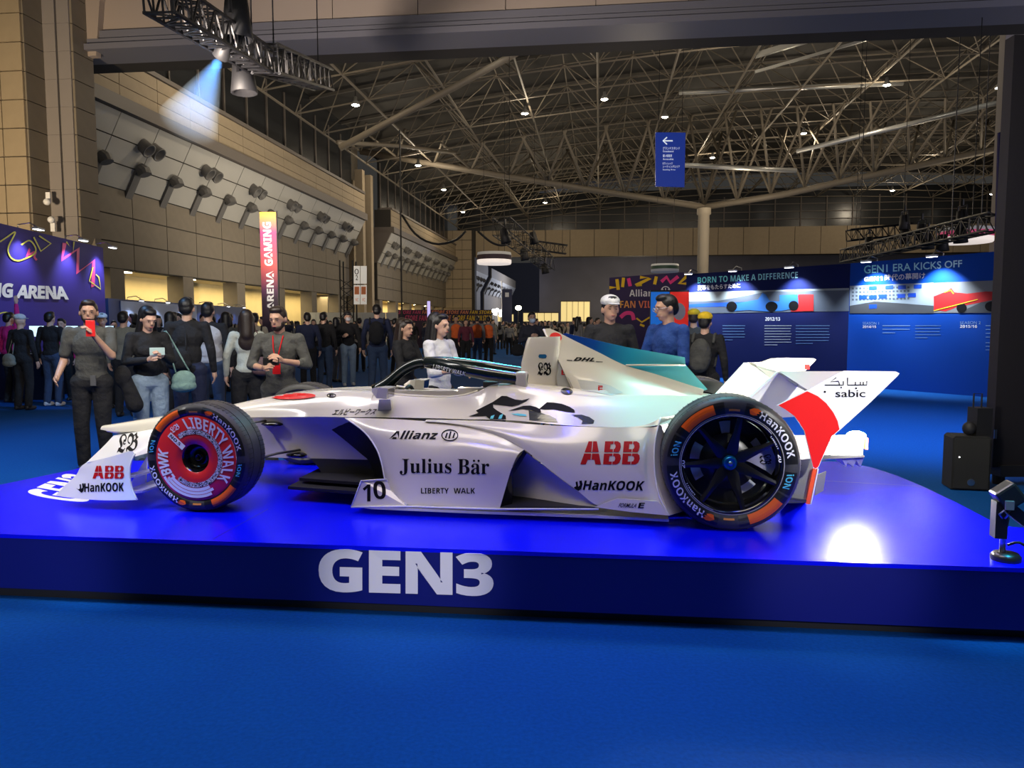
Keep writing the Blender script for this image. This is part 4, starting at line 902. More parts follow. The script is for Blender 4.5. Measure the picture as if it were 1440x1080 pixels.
# ================================================================== ROOF
r = hroot('ceiling', 0, 60); rl_ = Vector(r.location)
dk = MB(); aa = [AW - 2 + 3 * i for i in range(30)]
dk.grid([[hall(a, b, zroof(a) + 3.2) - rl_ for a in aa] for b in (23, 95)]); dk.build('roof_deck', DECK, r)
q = MB()
for b in range(24, 95, 6):
    q.tube([hall(a, b, zroof(a) + 3.05) - rl_ for a in aa], .12, 4)
q.build('deck_rib', mat('deck_rib_brown', (.10, .09, .075), .7), r)['kind'] = 'stuff'
NS = 4.3; na = 20; nb = 16
def lo(i, j): a = AW + .6 + NS * i; return hall(a, 24.5 + NS * j, zroof(a))
def up(i, j): a = AW + .6 + NS * (i + .5); return hall(a, 24.5 + NS * (j + .5), zroof(a) + 2.4)
ch = {'bottom_chord': MB(), 'web_member': MB(), 'top_chord': MB()}
def mem(k, p, q_, rad): ch[k].tube([p - rl_, q_ - rl_], rad, 5, cap=False)
for i in range(na):
    for j in range(nb + 1):
        if i < na - 1: mem('bottom_chord', lo(i, j), lo(i + 1, j), .05)
        if j < nb: mem('bottom_chord', lo(i, j), lo(i, j + 1), .07)
        if j < nb and i < na - 1:
            u_ = up(i, j)
            for di, dj in ((0, 0), (1, 0), (0, 1), (1, 1)): mem('web_member', lo(i + di, j + dj), u_, .038)
            if i < na - 2: mem('top_chord', u_, up(i + 1, j), .04)
            if j < nb - 1: mem('top_chord', u_, up(i, j + 1), .04)
for k in ch:
    o = ch[k].build(k, STEELT, r, fix=False); o['kind'] = 'stuff'
def girder(pts, rad, name='arch_girder'):
    MB().tube([p - rl_ for p in pts], rad, 10).build(name, STEELT, r, True)
girder([onb(478, 208, 35), onb(640, 122, 35), onb(793, 38, 35), onb(880, -5, 35)], .16)
V0 = onb(507, 213, 58); V1 = onb(990, 291, 58); V2 = onb(1430, 203, 58)
girder([V0, onb(700, 246, 58), onb(840, 268, 58), V1], .24); girder([V1, onb(1100, 274, 58), onb(1200, 252, 58), onb(1300, 231, 58), V2, onb(1560, 180, 58)], .24)
def up_to_roof(p, da, db):
    a, b = p.dot(R_) + da, p.dot(G) + db; return hall(a, b, max(zroof(a), p.z + 1.2))
for P0, P1, n in ((V0, V1, 9), (V1, V2, 9)):
    for k in range(n + 1):
        p = P0.lerp(P1, k / n)
        for da, db in ((-1.6, -3.5), (1.6, -3.5), (-1.6, 2.5), (1.6, 2.5)): girder([p, up_to_roof(p, da, db)], .09, 'strut')
girder([onb(475, 200, 40), onb(560, 205, 46), onb(640, 215, 55)], .12); 
for y0, x0, x1, y1 in ((232, 960, 1120, 240), (130, 955, 1270, 117), (213, 1120, 1400, 145)):
    p0 = onb(x0, y0, 52); p1 = onb(x1, y1, 52); MB().tube([p0 - rl_, p1 - rl_], .16, 8).build('service_duct', DUCT, r, True)
p0 = onb(1062, 78, 44); p1 = onb(1350, -6, 44)
MB().tube([p0 - rl_, p1 - rl_], .2, 4).build('service_duct', DUCT, r); MB().tube([p0 - rl_ + Vector((0, 0, -.9)), p1 - rl_ + Vector((0, 0, -.9))], .1, 4).build('service_duct', DUCT, r)
# column that carries the roof
cb = onb(990, 293, 58); cc = tag(empty('trim_1', (cb.x, cb.y, 0)), kind='structure')
MB().lathe((0, 0, 0), (0, 0, 1), [(0, .42), (cb.z - .5, .42), (cb.z - .45, .52), (cb.z, .52)], 20).build('roof_column', mat('beige_column', (.40, .35, .27), .6), cc, True)
# --- floodlights under the roof
LP = [(400, 82), (588, 233), (624, 267), (651, 298), (755, 253), (767, 285), (738, 160), (850, 140), (1045, 62), (1247, 120), (1002, 222), (1130, 188), (1312, 230), (1120, 268), (1255, 268), (1395, 273), (1405, 124), (889, 277), (1180, 30), (690, 60), (500, 148), (935, 165)]
def hit_roof(x, y, dz):
    rr = ray(x, y); lo_, hi_ = 10.0, 140.0
    for _ in range(40):
        m_ = (lo_ + hi_) / 2; p = O + rr * m_
        if p.z < zroof(p.dot(R_)) + dz: lo_ = m_
        else: hi_ = m_
    return O + rr * lo_
GLOWM = mat('floodlight_glow', (1, .95, .8), .4, emit=45, ecol=(1, .93, .78))
sm = MB().lathe((0, 0, 0), (0, 0, 1), [(0, .24), (.02, .26), (.28, .10), (.45, .09), (.5, .0)], 16).mesh('lamp_shade', mat('lamp_shade_grey', (.25, .25, .24), .4, metal=.5), True)
bm_ = MB().lathe((0, 0, 0), (0, 0, 1), [(-.05, .0), (-.04, .12), (.0, .2), (.02, .2)], 16).mesh('lamp_glass', GLOWM, True)
cm = MB().tube([(0, 0, .45), (0, 0, 1.4)], .02, 5).mesh('lamp_stem', MBLACK)
for k, (x, y) in enumerate(LP):
    p = hit_roof(x, y, -.6 if y > 100 else -1.2)
    e = empty('floodlight', p, 0, 'lit round floodlight hanging under the dark roof truss', 'light', 'floodlights hanging under the roof truss')
    link('lamp_shade', sm, e); link('lamp_glass', bm_, e); link('lamp_stem', cm, e)
    if k in (0, 1, 3, 5, 6, 8, 9, 10, 11, 12, 14, 18): light('POINT', 'floodlight_glow', p - Vector((0, 0, .4)), None, 500, (1, .84, .62), .25)
# unseen lights added to wash the walls, beam, pillar and truss
for a_, b_, z_, e_w in ((2, 34, 7.5, 700), (10, 52, 8.5, 900), (0, 70, 9, 800), (30, 60, 9, 900), (28, 40, 8, 700), (5, 103, 6, 900)):
    light('POINT', 'hall_fill', hall(a_, b_, z_), None, e_w, (1, .82, .58), 1.0)
light('SPOT', 'beam_wash', hall(-6, 8, 3), hall(-4, 22, 11), 6500, (1, .85, .72), .5, angle=95, blend=1)
light('SPOT', 'pillar_wash', hall(-13, 9, 2.8), hall(-16, 20, 7), 4200, (1, .78, .5), .5, angle=60, blend=1)
light('SPOT', 'wall_wash', hall(-9, 36, 3), hall(-18, 38, 8), 3000, (1, .86, .66), .5, angle=110, blend=1)
light('POINT', 'wall_wash', hall(-12, 62, 6), None, 700, (1, .84, .62), .5)
light('SPOT', 'beam_wash', hall(18, 8, 3), hall(16, 22, 11), 4500, (.85, .82, 1), .5, angle=95, blend=1)

# ================================================================== TRUSS RIGS
TB = mat('black_truss_tube', (.010, .010, .012), .45, metal=.3)
def rig(p0, p1, wd, n, label, rad=.028, name='lighting_truss', group=None):
    e = empty(name, p0, 0, label, 'truss', group); d_ = Vector(p1) - Vector(p0); L = d_.length; t = d_.normalized()
    s = t.cross(Vector((0, 0, 1))).normalized() * wd / 2; u = s.cross(t).normalized() * wd / 2
    if u.z < 0: u = -u
    cs = [s + u, -s + u, -s - u, s - u]
    for c in cs: MB().tube([c, c + d_], rad, 6).build('chord', TB, e)
    q = MB()
    for k in range(n):
        a = d_ * (k / n); b = d_ * ((k + 1) / n)
        for i in range(4):
            c0, c1 = cs[i], cs[(i + 1) % 4]
            if k % 2: c0, c1 = c1, c0
            q.tube([c0 + a, c1 + b], rad * .5, 4, cap=False); q.tube([cs[i] + a, cs[(i + 1) % 4] + a], rad * .5, 4, cap=False)
    q.build('lattice', TB, e)['kind'] = 'stuff'
    for f in (.12, .88):
        c = d_ * f; zt2 = 13.2 if p0[1] > 20 else zbm + 1.5
        MB().tube([c, Vector((c.x, c.y, zt2 - p0[2]))], .012, 5).build('hanging_wire', TB, e)
    return e
def stage_light(p, aim, size, label, glow=None, group=None):
    e = empty('stage_light', p, 0, label, 'light', group); t = (Vector(aim) - Vector(p)).normalized()
    MB().lathe((0, 0, 0), t, [(-size * .7, 0), (-size * .65, size * .35), (0, size * .42), (size * .6, size * .5), (size * .62, size * .46), (size * .3, size * .4), (size * .3, 0)], 14).build('lamp_head', MBLACK, e, True)
    sd = t.cross(Vector((0, 0, 1))).normalized() * size * .55
    MB().tube([sd, sd + Vector((0, 0, size)), -sd + Vector((0, 0, size)), -sd], size * .06, 5).build('yoke', TB, e)
    MB().tube([(0, 0, size), (0, 0, size * 1.5)], size * .1, 6).build('clamp', TB, e)
    if glow:
        MB().lathe(t * size * .5, t, [(0, 0), (.0, size * .3), (.001, size * .4)], 14).build('lens', glow, e)
    return e
t0 = onY(222, -6, 8.5); t1 = onY(368, 86, 11.5)
rig(t0, t1, .34, 14, 'black lighting truss slanting down from the top left corner with blue spot')
rig(onY(372, 82, 11.4), onY(455, 112, 16), .4, 10, 'dark lighting truss running back behind the blue spot')
CYG = mat('blue_lens_glow', (.3, .8, 1), emit=40, ecol=(.35, .8, 1))
sp0 = onY(315, 68, 10.2); sp1 = onY(287, 128, 10.6)
stage_light(sp0, sp1, .22, 'black stage spotlight shining blue under the slanting truss', CYG)
stage_light(onY(333, 28, 10.3), onY(335, 90, 10.3), .42, 'large black stage light upright on top of the slanting truss')
stage_light(onY(342, 108, 11.6), onY(345, 150, 11.6), .4, 'black stage light hanging at the lower end of the slanting truss')
hz = bpy.data.materials.new('beam_haze'); hz.use_nodes = True; nt = hz.node_tree; nt.nodes.remove(nt.nodes['Principled BSDF'])
vs_ = nt.nodes.new('ShaderNodeVolumeScatter'); vs_.inputs['Density'].default_value = .16; vs_.inputs['Color'].default_value = (.6, .8, 1, 1); nt.links.new(vs_.outputs[0], nt.nodes['Material Output'].inputs['Volume'])
dv = (sp1 - sp0); hzc = MB().lathe(sp0 + dv.normalized() * .2, dv, [(0, .0), (0, .05), (1.15, .42), (1.15, 0)], 20).build('haze', hz); tag(hzc, 'blue lit haze under the stage spotlight at upper left', 'haze', kind='stuff')
sl_ = light('SPOT', 'blue_beam', sp0 + dv.normalized() * .15, sp1, 900, (.12, .42, 1), .04, angle=34, blend=.3)
rig(onY(705, 318, 30), onY(772, 372, 44), .7, 14, 'black lighting truss hanging in the centre above the far crowd')
rig(onY(745, 344, 44), onY(797, 351, 44), .5, 9, 'dark level truss behind the centre lighting truss', .03)
for x, y, Y, wh in ((710, 332, 30, 'leftmost'), (737, 358, 37, 'second from left'), (766, 378, 43, 'rightmost'), (750, 335, 36, 'highest')):
    stage_light(onY(x, y, Y), onY(x + 3, y + 14, Y), .45, 'black stage light on the centre truss above the crowd, ' + wh, None, 'stage lights on the centre truss')
rig(onY(1190, 360, 26), onY(1402, 311, 18), .42, 22, 'long black lighting truss hanging over the blue season wall', .03)
rig(onY(1193, 331, 30), onY(1280, 322, 30), .42, 10, 'short level truss above the long truss at the right', .03)
for x, y, Y, wh in ((1296, 327, 22, 'third from the left'), (1305, 340, 22, 'fourth from the left'), (1325, 342, 21, 'large and low below the pink ring'), (1351, 330, 20, 'hanging in front of the pink ring'), (1353, 309, 20, 'standing above the pink ring'), (1273, 333, 24, 'lower of the pair in the middle'), (1272, 313, 24, 'upper of the pair in the middle'), (1222, 343, 26, 'leftmost')):
    stage_light(onY(x, y, Y), onY(x, y + 14, Y), .36, 'black stage light on the right hand trusses, ' + wh, None, 'stage lights on the right trusses')
for x, yt, yb, Y in ((565, 297, 440, 45), (440, 0, 1, 40)):
    if x == 565: tag(MB().tube([onY(x, yb, Y) * Vector((1, 1, 0)), onY(x, yb, Y) * Vector((1, 1, 0)) + Vector((0, 0, 13))], .05, 6).build('hanging_pole', TB), 'thin black vertical pole in front of the second wall block', 'pole')
for P in ([(565, 302), (585, 330), (612, 343), (640, 338), (655, 325)], [(672, 325), (690, 340), (705, 345), (718, 342)]):
    tag(MB().tube(cr([onY(x, y, 46) for x, y in P], 14), .07, 6).build('hanging_cable', TB, None, True), 'thick black cable sagging from the roof, %s of the two' % ('left' if P[0][0] < 600 else 'right'), 'cable')

# ================================================================== SIGNS AND STANDS
BSIGN = mat('blue_sign', (.004, .035, .36), .5, emit=.12, ecol=(.01, .09, .8))
sg_ = empty('hanging_sign', onY(943, 262, 30), 0, 'narrow blue hanging sign with white arrow below the roof', 'sign'); sl0 = Vector(sg_.location)
sb = MB().prism([onY(922, 186, 30) - sl0, onY(964, 186.5, 29.8) - sl0, onY(962.5, 263, 29.8) - sl0, onY(922, 262, 30) - sl0], (0, .08, 0)).build('sign_panel', BSIGN, sg_)
MB().tube([onY(926, 186, 30) - sl0, Vector((onY(926, 186, 30).x, 30, 13.5)) - sl0], .012, 5).build('hanging_wire', TB, sg_); MB().tube([onY(959, 186, 30) - sl0, Vector((onY(959, 186, 30).x, 30, 13.5)) - sl0], .012, 5).build('hanging_wire', TB, sg_)
bpy.context.view_layer.update()
decal('arrow', [strokepx([(932.5, 198), (946, 198)], 1.8), strokepx([(938, 193), (932.5, 198), (938, 203)], 1.8)], [sb], mat('sign_glow_white', (.8, .9, .95), emit=.5), sg_, .02)
decal('sign_lettering', [recttext('グランドスタンド', 932, 210.5, 956, 206.5), recttext('Grandstand', 932, 214, 947, 211.5), recttext('優い観客席', 932, 221, 945, 217), recttext('Accessible', 932, 225, 947, 222.5), recttext('Eヴィレッジ', 932, 231.5, 946, 228), recttext('シーティングエリア', 932, 236, 956, 232.5), recttext('Seating Area', 932, 240, 950, 237.5)], [sb], mat('sign_glow_white', (.8, .9, .95), emit=.5), sg_, .02)
def drum(x, y, Y, rad, hh, band, glow, label, estr):
    p = onY(x, y, Y); e = empty('ring_sign', p, 0, label, 'sign')
    MB().lathe((0, 0, 0), (0, 0, 1), [(-hh, 0), (-hh, rad * .96), (-hh * .8, rad), (-hh * .3, rad)], 40).build('diffuser', mat('drum_glow_' + label[:6], glow, emit=estr), e, True)
    MB().lathe((0, 0, 0), (0, 0, 1), [(-hh * .3, rad), (hh * .45, rad)], 40).build('band', band, e, True)
    MB().lathe((0, 0, 0), (0, 0, 1), [(hh * .45, rad), (hh * .9, rad * .97), (hh, 0)], 40).build('top_ring', mat('drum_top', (.55, .55, .55), emit=.12), e, True)
    for s in (-.6, .6): MB().tube([(s * rad, 0, hh), (s * rad, 0, 13.3 - p.z)], .015, 4).build('hanging_wire', TB, e)
    return e
drum(695, 363, 40, .92, .33, mat('drum_band', (.05, .03, .05)), (.85, .75, .68), 'round lit ring sign hanging left of the centre truss', .8)
drum(1358, 331, 22, .72, .22, mat('pink_drum_band', (.55, .06, .16), emit=.5), (.85, .6, .5), 'round pink ring sign hanging behind the right truss', .5)
drum(935, 377, 46, .85, .26, mat('green_drum_band', (.03, .07, .05)), (.22, .22, .25), 'dim round ring sign hanging above the festival wall', .25)

def wallpanel(name, pts_top, h0, h1, m, label, cat, thick=.12, base=None):
    """upright panel between plan points p, q"""
    p, q_ = pts_top; e = empty(name, Vector((p.x, p.y, 0)), 0, label, cat); d_ = Vector((q_.x - p.x, q_.y - p.y, 0)); n_ = Vector((-d_.y, d_.x, 0)).normalized()
    o = MB().prism([Vector((0, 0, h0)), d_ + Vector((0, 0, h0)), d_ + Vector((0, 0, h1)), Vector((0, 0, h1))], n_ * thick).build('panel', m, e); bpy.context.view_layer.update(); return e, o, d_, n_
# --- left stand with large white lettering
VIO = mat('violet_stand_graphic', (.045, .028, .27), .6, spec=.2)
pL = onY(-90, 400, 12.9); pR = onY(147, 400, 19.6)
aw, awo, ad, an = wallpanel('exhibition_wall', (pL, pR), 0, 3.45, VIO, 'dark violet stand wall with pink and yellow squiggles at the left edge', 'wall')
c8 = lambda pts: [(x / 6, 300 + y / 6) for x, y in pts]
YEL = mat('yellow_print', (.85, .55, .02)); PNK = mat('pink_print', (.85, .05, .26), .5); YLB = mat('lemon_print', (.85, .78, .08), .5)
def smoothpx(pts, n=30): return [(p.x, p.y) for p in cr([(x, y, 0) for x, y in pts], n)]
decal('pink_squiggle', [strokepx(c8([(545, 250), (525, 390), (660, 300), (655, 500), (790, 400), (785, 620), (870, 530)]), 6.2), strokepx(smoothpx(c8([(225, 375), (250, 300), (245, 345), (300, 325), (290, 365), (310, 395)]), 20), 3), polypx(c8([(725, 230), (845, 222), (750, 295)]))], [awo], PNK, aw, .012)
decal('yellow_squiggle', [strokepx(smoothpx(c8([(0, 240), (60, 200), (130, 160), (70, 290), (90, 370), (150, 400), (230, 375), (290, 340), (300, 290), (250, 230), (180, 265)]), 60), 2), strokepx(c8([(180, 265), (255, 120)]), 2), strokepx(c8([(285, 200), (345, 320), (430, 255), (330, 190)]), 2.2)], [awo], YLB, aw, .016)
decal('yellow_squiggle', [strokepx(c8([(560, 240), (590, 280), (580, 225), (615, 335), (625, 240)]), 2.2), strokepx(c8([(785, 455), (755, 570), (850, 640), (835, 540), (810, 515)]), 1.6), strokepx(smoothpx(c8([(-60, 870), (40, 835), (130, 860), (200, 900)]), 12), 1.5)], [awo], YLB, aw, .02)
decal('stand_lettering', [quadtext(bold('ARENA'), (22, 419.2), (97, 421.3), (93, 403), (26, 400.5), off=.03, space=.9), quadtext(bold('NG'), (-16, 417.7), (18, 418.8), (19, 398.5), (-14, 397), off=.03, space=.9)], [awo], mat('silver_lettering', (.78, .78, .80), .5, emit=.1), aw, .02)
LENS = mat('arm_light_glow', (1, 1, 1), emit=9, ecol=(.9, .95, 1))
def arm_light(p, n, drop=.1, out=.4, size=.07, label='', group=None, energy=18, parent=None):
    e = empty('arm_light', p, 0, label, 'light', group); t = Vector(n) * out
    MB().tube([(0, 0, 0), (0, 0, .06), t * .6 + Vector((0, 0, .10)), t], .012, 6).build('arm', STEEL, e)
    MB().box(t + Vector((0, 0, -.02)), (size * 2.4, size, .04), Euler((0, 0, math.atan2(n[1], n[0]) + PI / 2))).build('lamp_head', SIGW, e)
    MB().box(t + Vector((0, 0, -.043)), (size * 2.2, size * .8, .008), Euler((0, 0, math.atan2(n[1], n[0]) + PI / 2))).build('lens', LENS, e)
    q = Vector(p) + t + Vector((0, 0, -.07)); light('SPOT', 'arm_light_beam', q, Vector(p) + Vector((0, 0, -1.4)), energy, (.75, .85, 1), .04, angle=100, blend=.8)
    return e
for t in (.40, .70, .94): arm_light(pL.lerp(pR, t) * Vector((1, 1, 0)) + Vector((0, 0, 3.45)), -an, energy=110, size=.12, label='small white arm light on top of the violet stand wall', group='arm lights on the violet stand wall')
pp = pR * Vector((1, 1, 0)) + an * .3
tag(MB().prism([pp + Vector((0, 0, 0)), pp + an * .0 + Vector((.12, 0, 0)), pp + Vector((.12, 0, 3.7)), pp + Vector((0, 0, 3.45))], (0, .3, 0)).build('stand_post', TILE_D), 'grey brown end post closing the violet stand wall', 'post')
# cctv cameras on the pillar
for k, (x, y) in enumerate(((66, 284), (72, 309))):
    p = onY(x, y, 20.2); e = empty('security_camera', p, 0, 'small white dome camera on the pillar, %s of two' % ('upper' if k == 0 else 'lower'), 'camera')
    MB().ell((0, 0, 0), (.09, .09, .09), 12, 8).build('dome', SIGW, e, True); MB().box((-.08, .2, .15 - .3 * k), (.12, .05, .28)).build('bracket_plate', SIGW, e); MB().tube([(-.08, .18, .1), (0, .05, .08)], .02, 6).build('bracket_arm', SIGW, e)
# counters and monitors of the left stand
ct = empty('counter', Vector((-9.35, 13.95, 0)), 0, 'long black counter with white logo in front of the violet stand wall', 'counter')
MB().box((.0, .3, .42), (1.15, .4, .84)).build('counter_body', mat('counter_black', (.01, .012, .02), .4), ct); MB().box((.0, .28, .86), (1.2, .5, .04)).build('counter_top', MBLACK, ct)
SCR = mat('monitor_glow', (.6, .8, .9), emit=1.3, ecol=(.6, .8, .9))
for k, x in enumerate((52, 76, 100, 124, 150)):
    p = onY(x, 455, 15.4); e = empty('monitor', Vector((p.x, p.y, .88)), 0, 'lit monitor on the stand counter, %s from the left' % ('first', 'second', 'third', 'fourth', 'fifth')[k], 'monitor')
    MB().box((0, 0, .42), (.32, .04, .24)).build('bezel', MBLACK, e); MB().box((0, -.022, .42), (.30, .006, .22)).build('screen', SCR, e); MB().tube([(0, 0, 0), (0, 0, .3)], .02, 6).build('stand', MBLACK, e)
ct2 = empty('gaming_bench', Vector((onY(101, 455, 15.4).x, 15.4, 0)), 0, 'long dark bench carrying the row of lit monitors', 'bench'); MB().box((0, 0, .855), (1.8, .45, .05)).build('bench_top', MBLACK, ct2); MB().box((0, .05, .415), (1.7, .3, .83)).build('bench_base', MBLACK, ct2)
# --- booth with blue backlit picture behind the left visitors
bp0, bp1 = onY(152, 420, 20), onY(342, 430, 30)
lw_, lwo, ld, ln = wallpanel('display_wall', (bp0, bp1), 0, 2.15, mat('booth_blue', (.01, .035, .16), .5), 'long low blue display wall with pale picture behind the left visitors', 'wall')
q = MB().prism([ld * .06 - ln * .03 + Vector((0, 0, .5)), ld * .55 - ln * .03 + Vector((0, 0, .5)), ld * .55 - ln * .03 + Vector((0, 0, 2.1)), ld * .06 - ln * .03 + Vector((0, 0, 2.1))], ln * .02).build('picture', gradmat('pale_blue_picture', 'Z', [(0, (.1, .2, .5)), (1, (.5, .6, .85))], .5, .5, 2.1), lw_)
for k in range(6): arm_light(bp0.lerp(bp1, .1 + .16 * k) * Vector((1, 1, 0)) + Vector((0, 0, 2.15)), -ln, label='small arm light on the low blue display wall', group='arm lights on the low blue display wall', energy=25)
# --- feather banner
fb_ = empty('feather_banner', onz(380, 560, 0) * 1.0, 0, 'tall narrow feather banner fading yellow to purple behind the bearded man', 'banner')
fp0 = onY(380, 440, 15); fb_.location = (fp0.x, fp0.y, 0)
bcl = MB().grid([[Vector((-.165, .0, z)), Vector((0, -.02, z)), Vector((.165, 0, z))] for z in (1.0, 2.0, 3.0, 3.68)]).build('banner_cloth', gradmat('flag_gradient', 'Z', [(0, (.02, .01, .03)), (.35, (.03, .008, .03)), (.42, (.10, .02, .08)), (.6, (.55, .08, .08)), (.85, (.35, .05, .20)), (1, (.75, .42, .05))], .6, 1.0, 3.68, coat=0), fb_, True)
MB().tube([(.18, .01, 0), (.18, .01, 3.7)], .014, 6).build('banner_pole', MBLACK, fb_); MB().lathe((.18, 0, 0), (0, 0, 1), [(0, .25), (.03, .25), (.05, .03)], 16).build('banner_base', MBLACK, fb_)
bpy.context.view_layer.update()
decal('banner_lettering', [quadtext(bold('GAMING'), (384, 374), (381, 312), (369, 312), (372, 374), off=.02), quadtext(bold('ARENA'), (385, 436), (385, 381), (374, 381), (376, 436), off=.02)], [bcl], WINK, fb_, .02)
# --- sign tower
tw = empty('sign_tower', onY(495, 440, 48) * Vector((1, 1, 0)), 0, 'black scaffold tower with four white signs against the left wall', 'tower')
tl = Vector(tw.location)
for x in (479, 497):
    for Y in (48, 49): MB().tube([Vector((onY(x, 440, 48).x, Y, 0)) - tl, Vector((onY(x, 440, 48).x, Y, onY(x, 366, 48).z)) - tl], .05, 6).build('upright', TB, tw)
q = MB(); xa, xb = onY(479, 440, 48).x, onY(497, 440, 48).x
for k in range(7):
    z = .6 * k + .2; z2 = z + .6
    q.tube([Vector((xa, 48, z)) - tl, Vector((xb, 48, z2)) - tl], .03, 4).tube([Vector((xb, 48, z)) - tl, Vector((xa, 48, z2)) - tl], .03, 4).tube([Vector((xa, 48, z)) - tl, Vector((xb, 48, z)) - tl], .03, 4)
q.build('lattice', TB, tw)['kind'] = 'stuff'
SGW = mat('lit_white_sign', (.8, .78, .74), emit=.25, ecol=(1, .95, .88)); ORP = mat('sign_orange', (.8, .25, .10), .5)
for i, (x0, x1) in enumerate(((497.5, 506), (507, 515.5))):
    for j, (y0, y1) in enumerate(((374, 399), (401, 428))):
        o = MB().prism([onY(x0, y1, 47.8) - tl, onY(x1, y1, 47.8) - tl, onY(x1, y0, 47.8) - tl, onY(x0, y0, 47.8) - tl], (0, .05, 0)).build('sign_board', SGW, tw)
        bpy.context.view_layer.update()
        if j: decal('sign_print', [polypx([(x0 + 1, y1 - 14), (x1 - 1, y1 - 14), (x1 - 1, y0 + 2), (x0 + 1, y0 + 2)]), recttext('WC', x0 + 2, y1 - 4, x1 - 2, y1 - 9)], [o], ORP, tw, .02)
        elif i == 0: decal('sign_print', [ringpx(x0 + 4, y0 + 8, 2.4, 3.4, 1), recttext('2', x0 + 2.4, y1 - 5, x1 - 2.6, y1 - 12)], [o], INK, tw, .02)
# --- partition wall, fan store wall
Yp = 50
gp = empty('partition_wall', onY(448, 440, Yp) * Vector((1, 1, 0)), 0, 'pale grey exhibition partition of upright panels below the sign tower', 'wall'); gl = Vector(gp.location)
for k in range(8):
    x0 = 428 + 16.4 * k; a_ = onY(x0, 440, Yp); b_ = onY(x0 + 15.9, 440, Yp)
    MB().box(((a_.x + b_.x) / 2 - gl.x, 0, 1.15), (b_.x - a_.x, .06, 2.3)).build('panel', mat('partition_grey', (.42, .43, .44), .6), gp)
fs, fso, fd, fn = wallpanel('shop_wall', (onY(560, 437, 47), onY(692, 437, 47)), 0, 2.42, mat('shop_wall_black', (.03, .012, .035), .6), 'black and violet shop wall with repeated orange and yellow lettering', 'wall')
cols = [mat('pink_red_print', (.65, .06, .16), .5), ORP, YEL]
for row_, (y0, y1) in enumerate(((441.5, 436.6), (451, 443.5))):
    for k in range(4):
        x0 = 560 + 33.5 * k + (row_ * 9); x1 = min(691, x0 + 31)
        if x1 - x0 > 12: decal('shop_lettering', [recttext(bold('FAN STORE' if k % 2 else 'STORE FAN'), x0, y0, x1, y1, 1)], [fso], cols[min(2, k)] if row_ else cols[min(2, (k + 1) // 2)], fs, .03)
tt = empty('light_totem', onY(603, 440, 30) * Vector((1, 1, 0)), 0, 'slim pale violet lit totem in front of the shop wall', 'totem'); MB().box((0, 0, 1.2), (.11, .11, 2.4)).build('totem_post', mat('totem_glow', (.6, .55, .9), emit=.8, ecol=(.6, .5, .95)), tt)
# --- lit rooms far behind, lamp post, tall flag
LITR = mat('warm_lit_room', (.8, .6, .25), emit=.75, ecol=(1, .78, .32))
for k, (x0, x1, y0, y1) in enumerate(((789, 829, 424, 452), (736, 785, 440, 452), (700, 722, 442, 452))):
    Y = 105; a_ = onY(x0, y0, Y); b_ = onY(x1, y1, Y); e = tag(empty('window_%d' % (k + 1), (a_.x, Y, 0)), kind='structure')
    MB().box(((b_.x - a_.x) / 2, 0, (a_.z + b_.z) / 2), (b_.x - a_.x, .1, a_.z - b_.z)).build('lit_room', LITR, e); MB().box(((b_.x - a_.x) / 2, -.1, a_.z + .05), (b_.x - a_.x + .2, .15, .15)).build('window_head', LEDGE, e)
    for j in range(1, 5): MB().box(((b_.x - a_.x) * j / 5, -.08, (a_.z + b_.z) / 2), (.06, .06, a_.z - b_.z)).build('mullion', TILE_D, e)
lpst = empty('lamp_post', onY(729, 440, 60) * Vector((1, 1, 0)), 0, 'lamp post with bright yellow lamp above the far crowd', 'lamp'); MB().tube([(0, 0, 0), (0, 0, 2.7)], .05, 6).build('post', MBLACK, lpst); MB().ell((0, 0, 2.85), (.25, .25, .2), 12, 8).build('lamp_globe', mat('post_lamp_glow', (1, .9, .4), emit=16, ecol=(1, .88, .45)), lpst, True)
fg = empty('tall_flag', onY(713, 440, 60) * Vector((1, 1, 0)), 0, 'tall navy flag beside the lamp post in the far crowd', 'flag'); MB().box((0, 0, 2.9), (.8, .04, 2.9)).build('flag_cloth', mat('navy_flag', (.03, .035, .09), .6), fg); MB().tube([(-.42, 0, 0), (-.42, 0, 5)], .04, 6).build('flag_pole', STEEL, fg)
MB().box((0, -.03, 3.9), (.3, .02, .35)).build('flag_mark', SIGW, fg)
sg2 = mat('cluster_glow', (1, 1, .95), emit=12, ecol=(1, .97, .88))
for k, (x, y) in enumerate(((694, 437), (699, 436), (704, 438), (709, 437), (697, 441), (704, 443))):
    p = onY(x, y, 62); e = empty('work_light', p, 0, 'bright white light in the cluster left of the lamp post', 'light', 'cluster of work lights in the distance'); MB().ell((0, 0, 0), (.16, .1, .16), 10, 6).build('bulb', sg2, e, True); MB().tube([(0, 0, 0), (0, 0, -p.z)], .03, 4).build('post', SIGW, e)

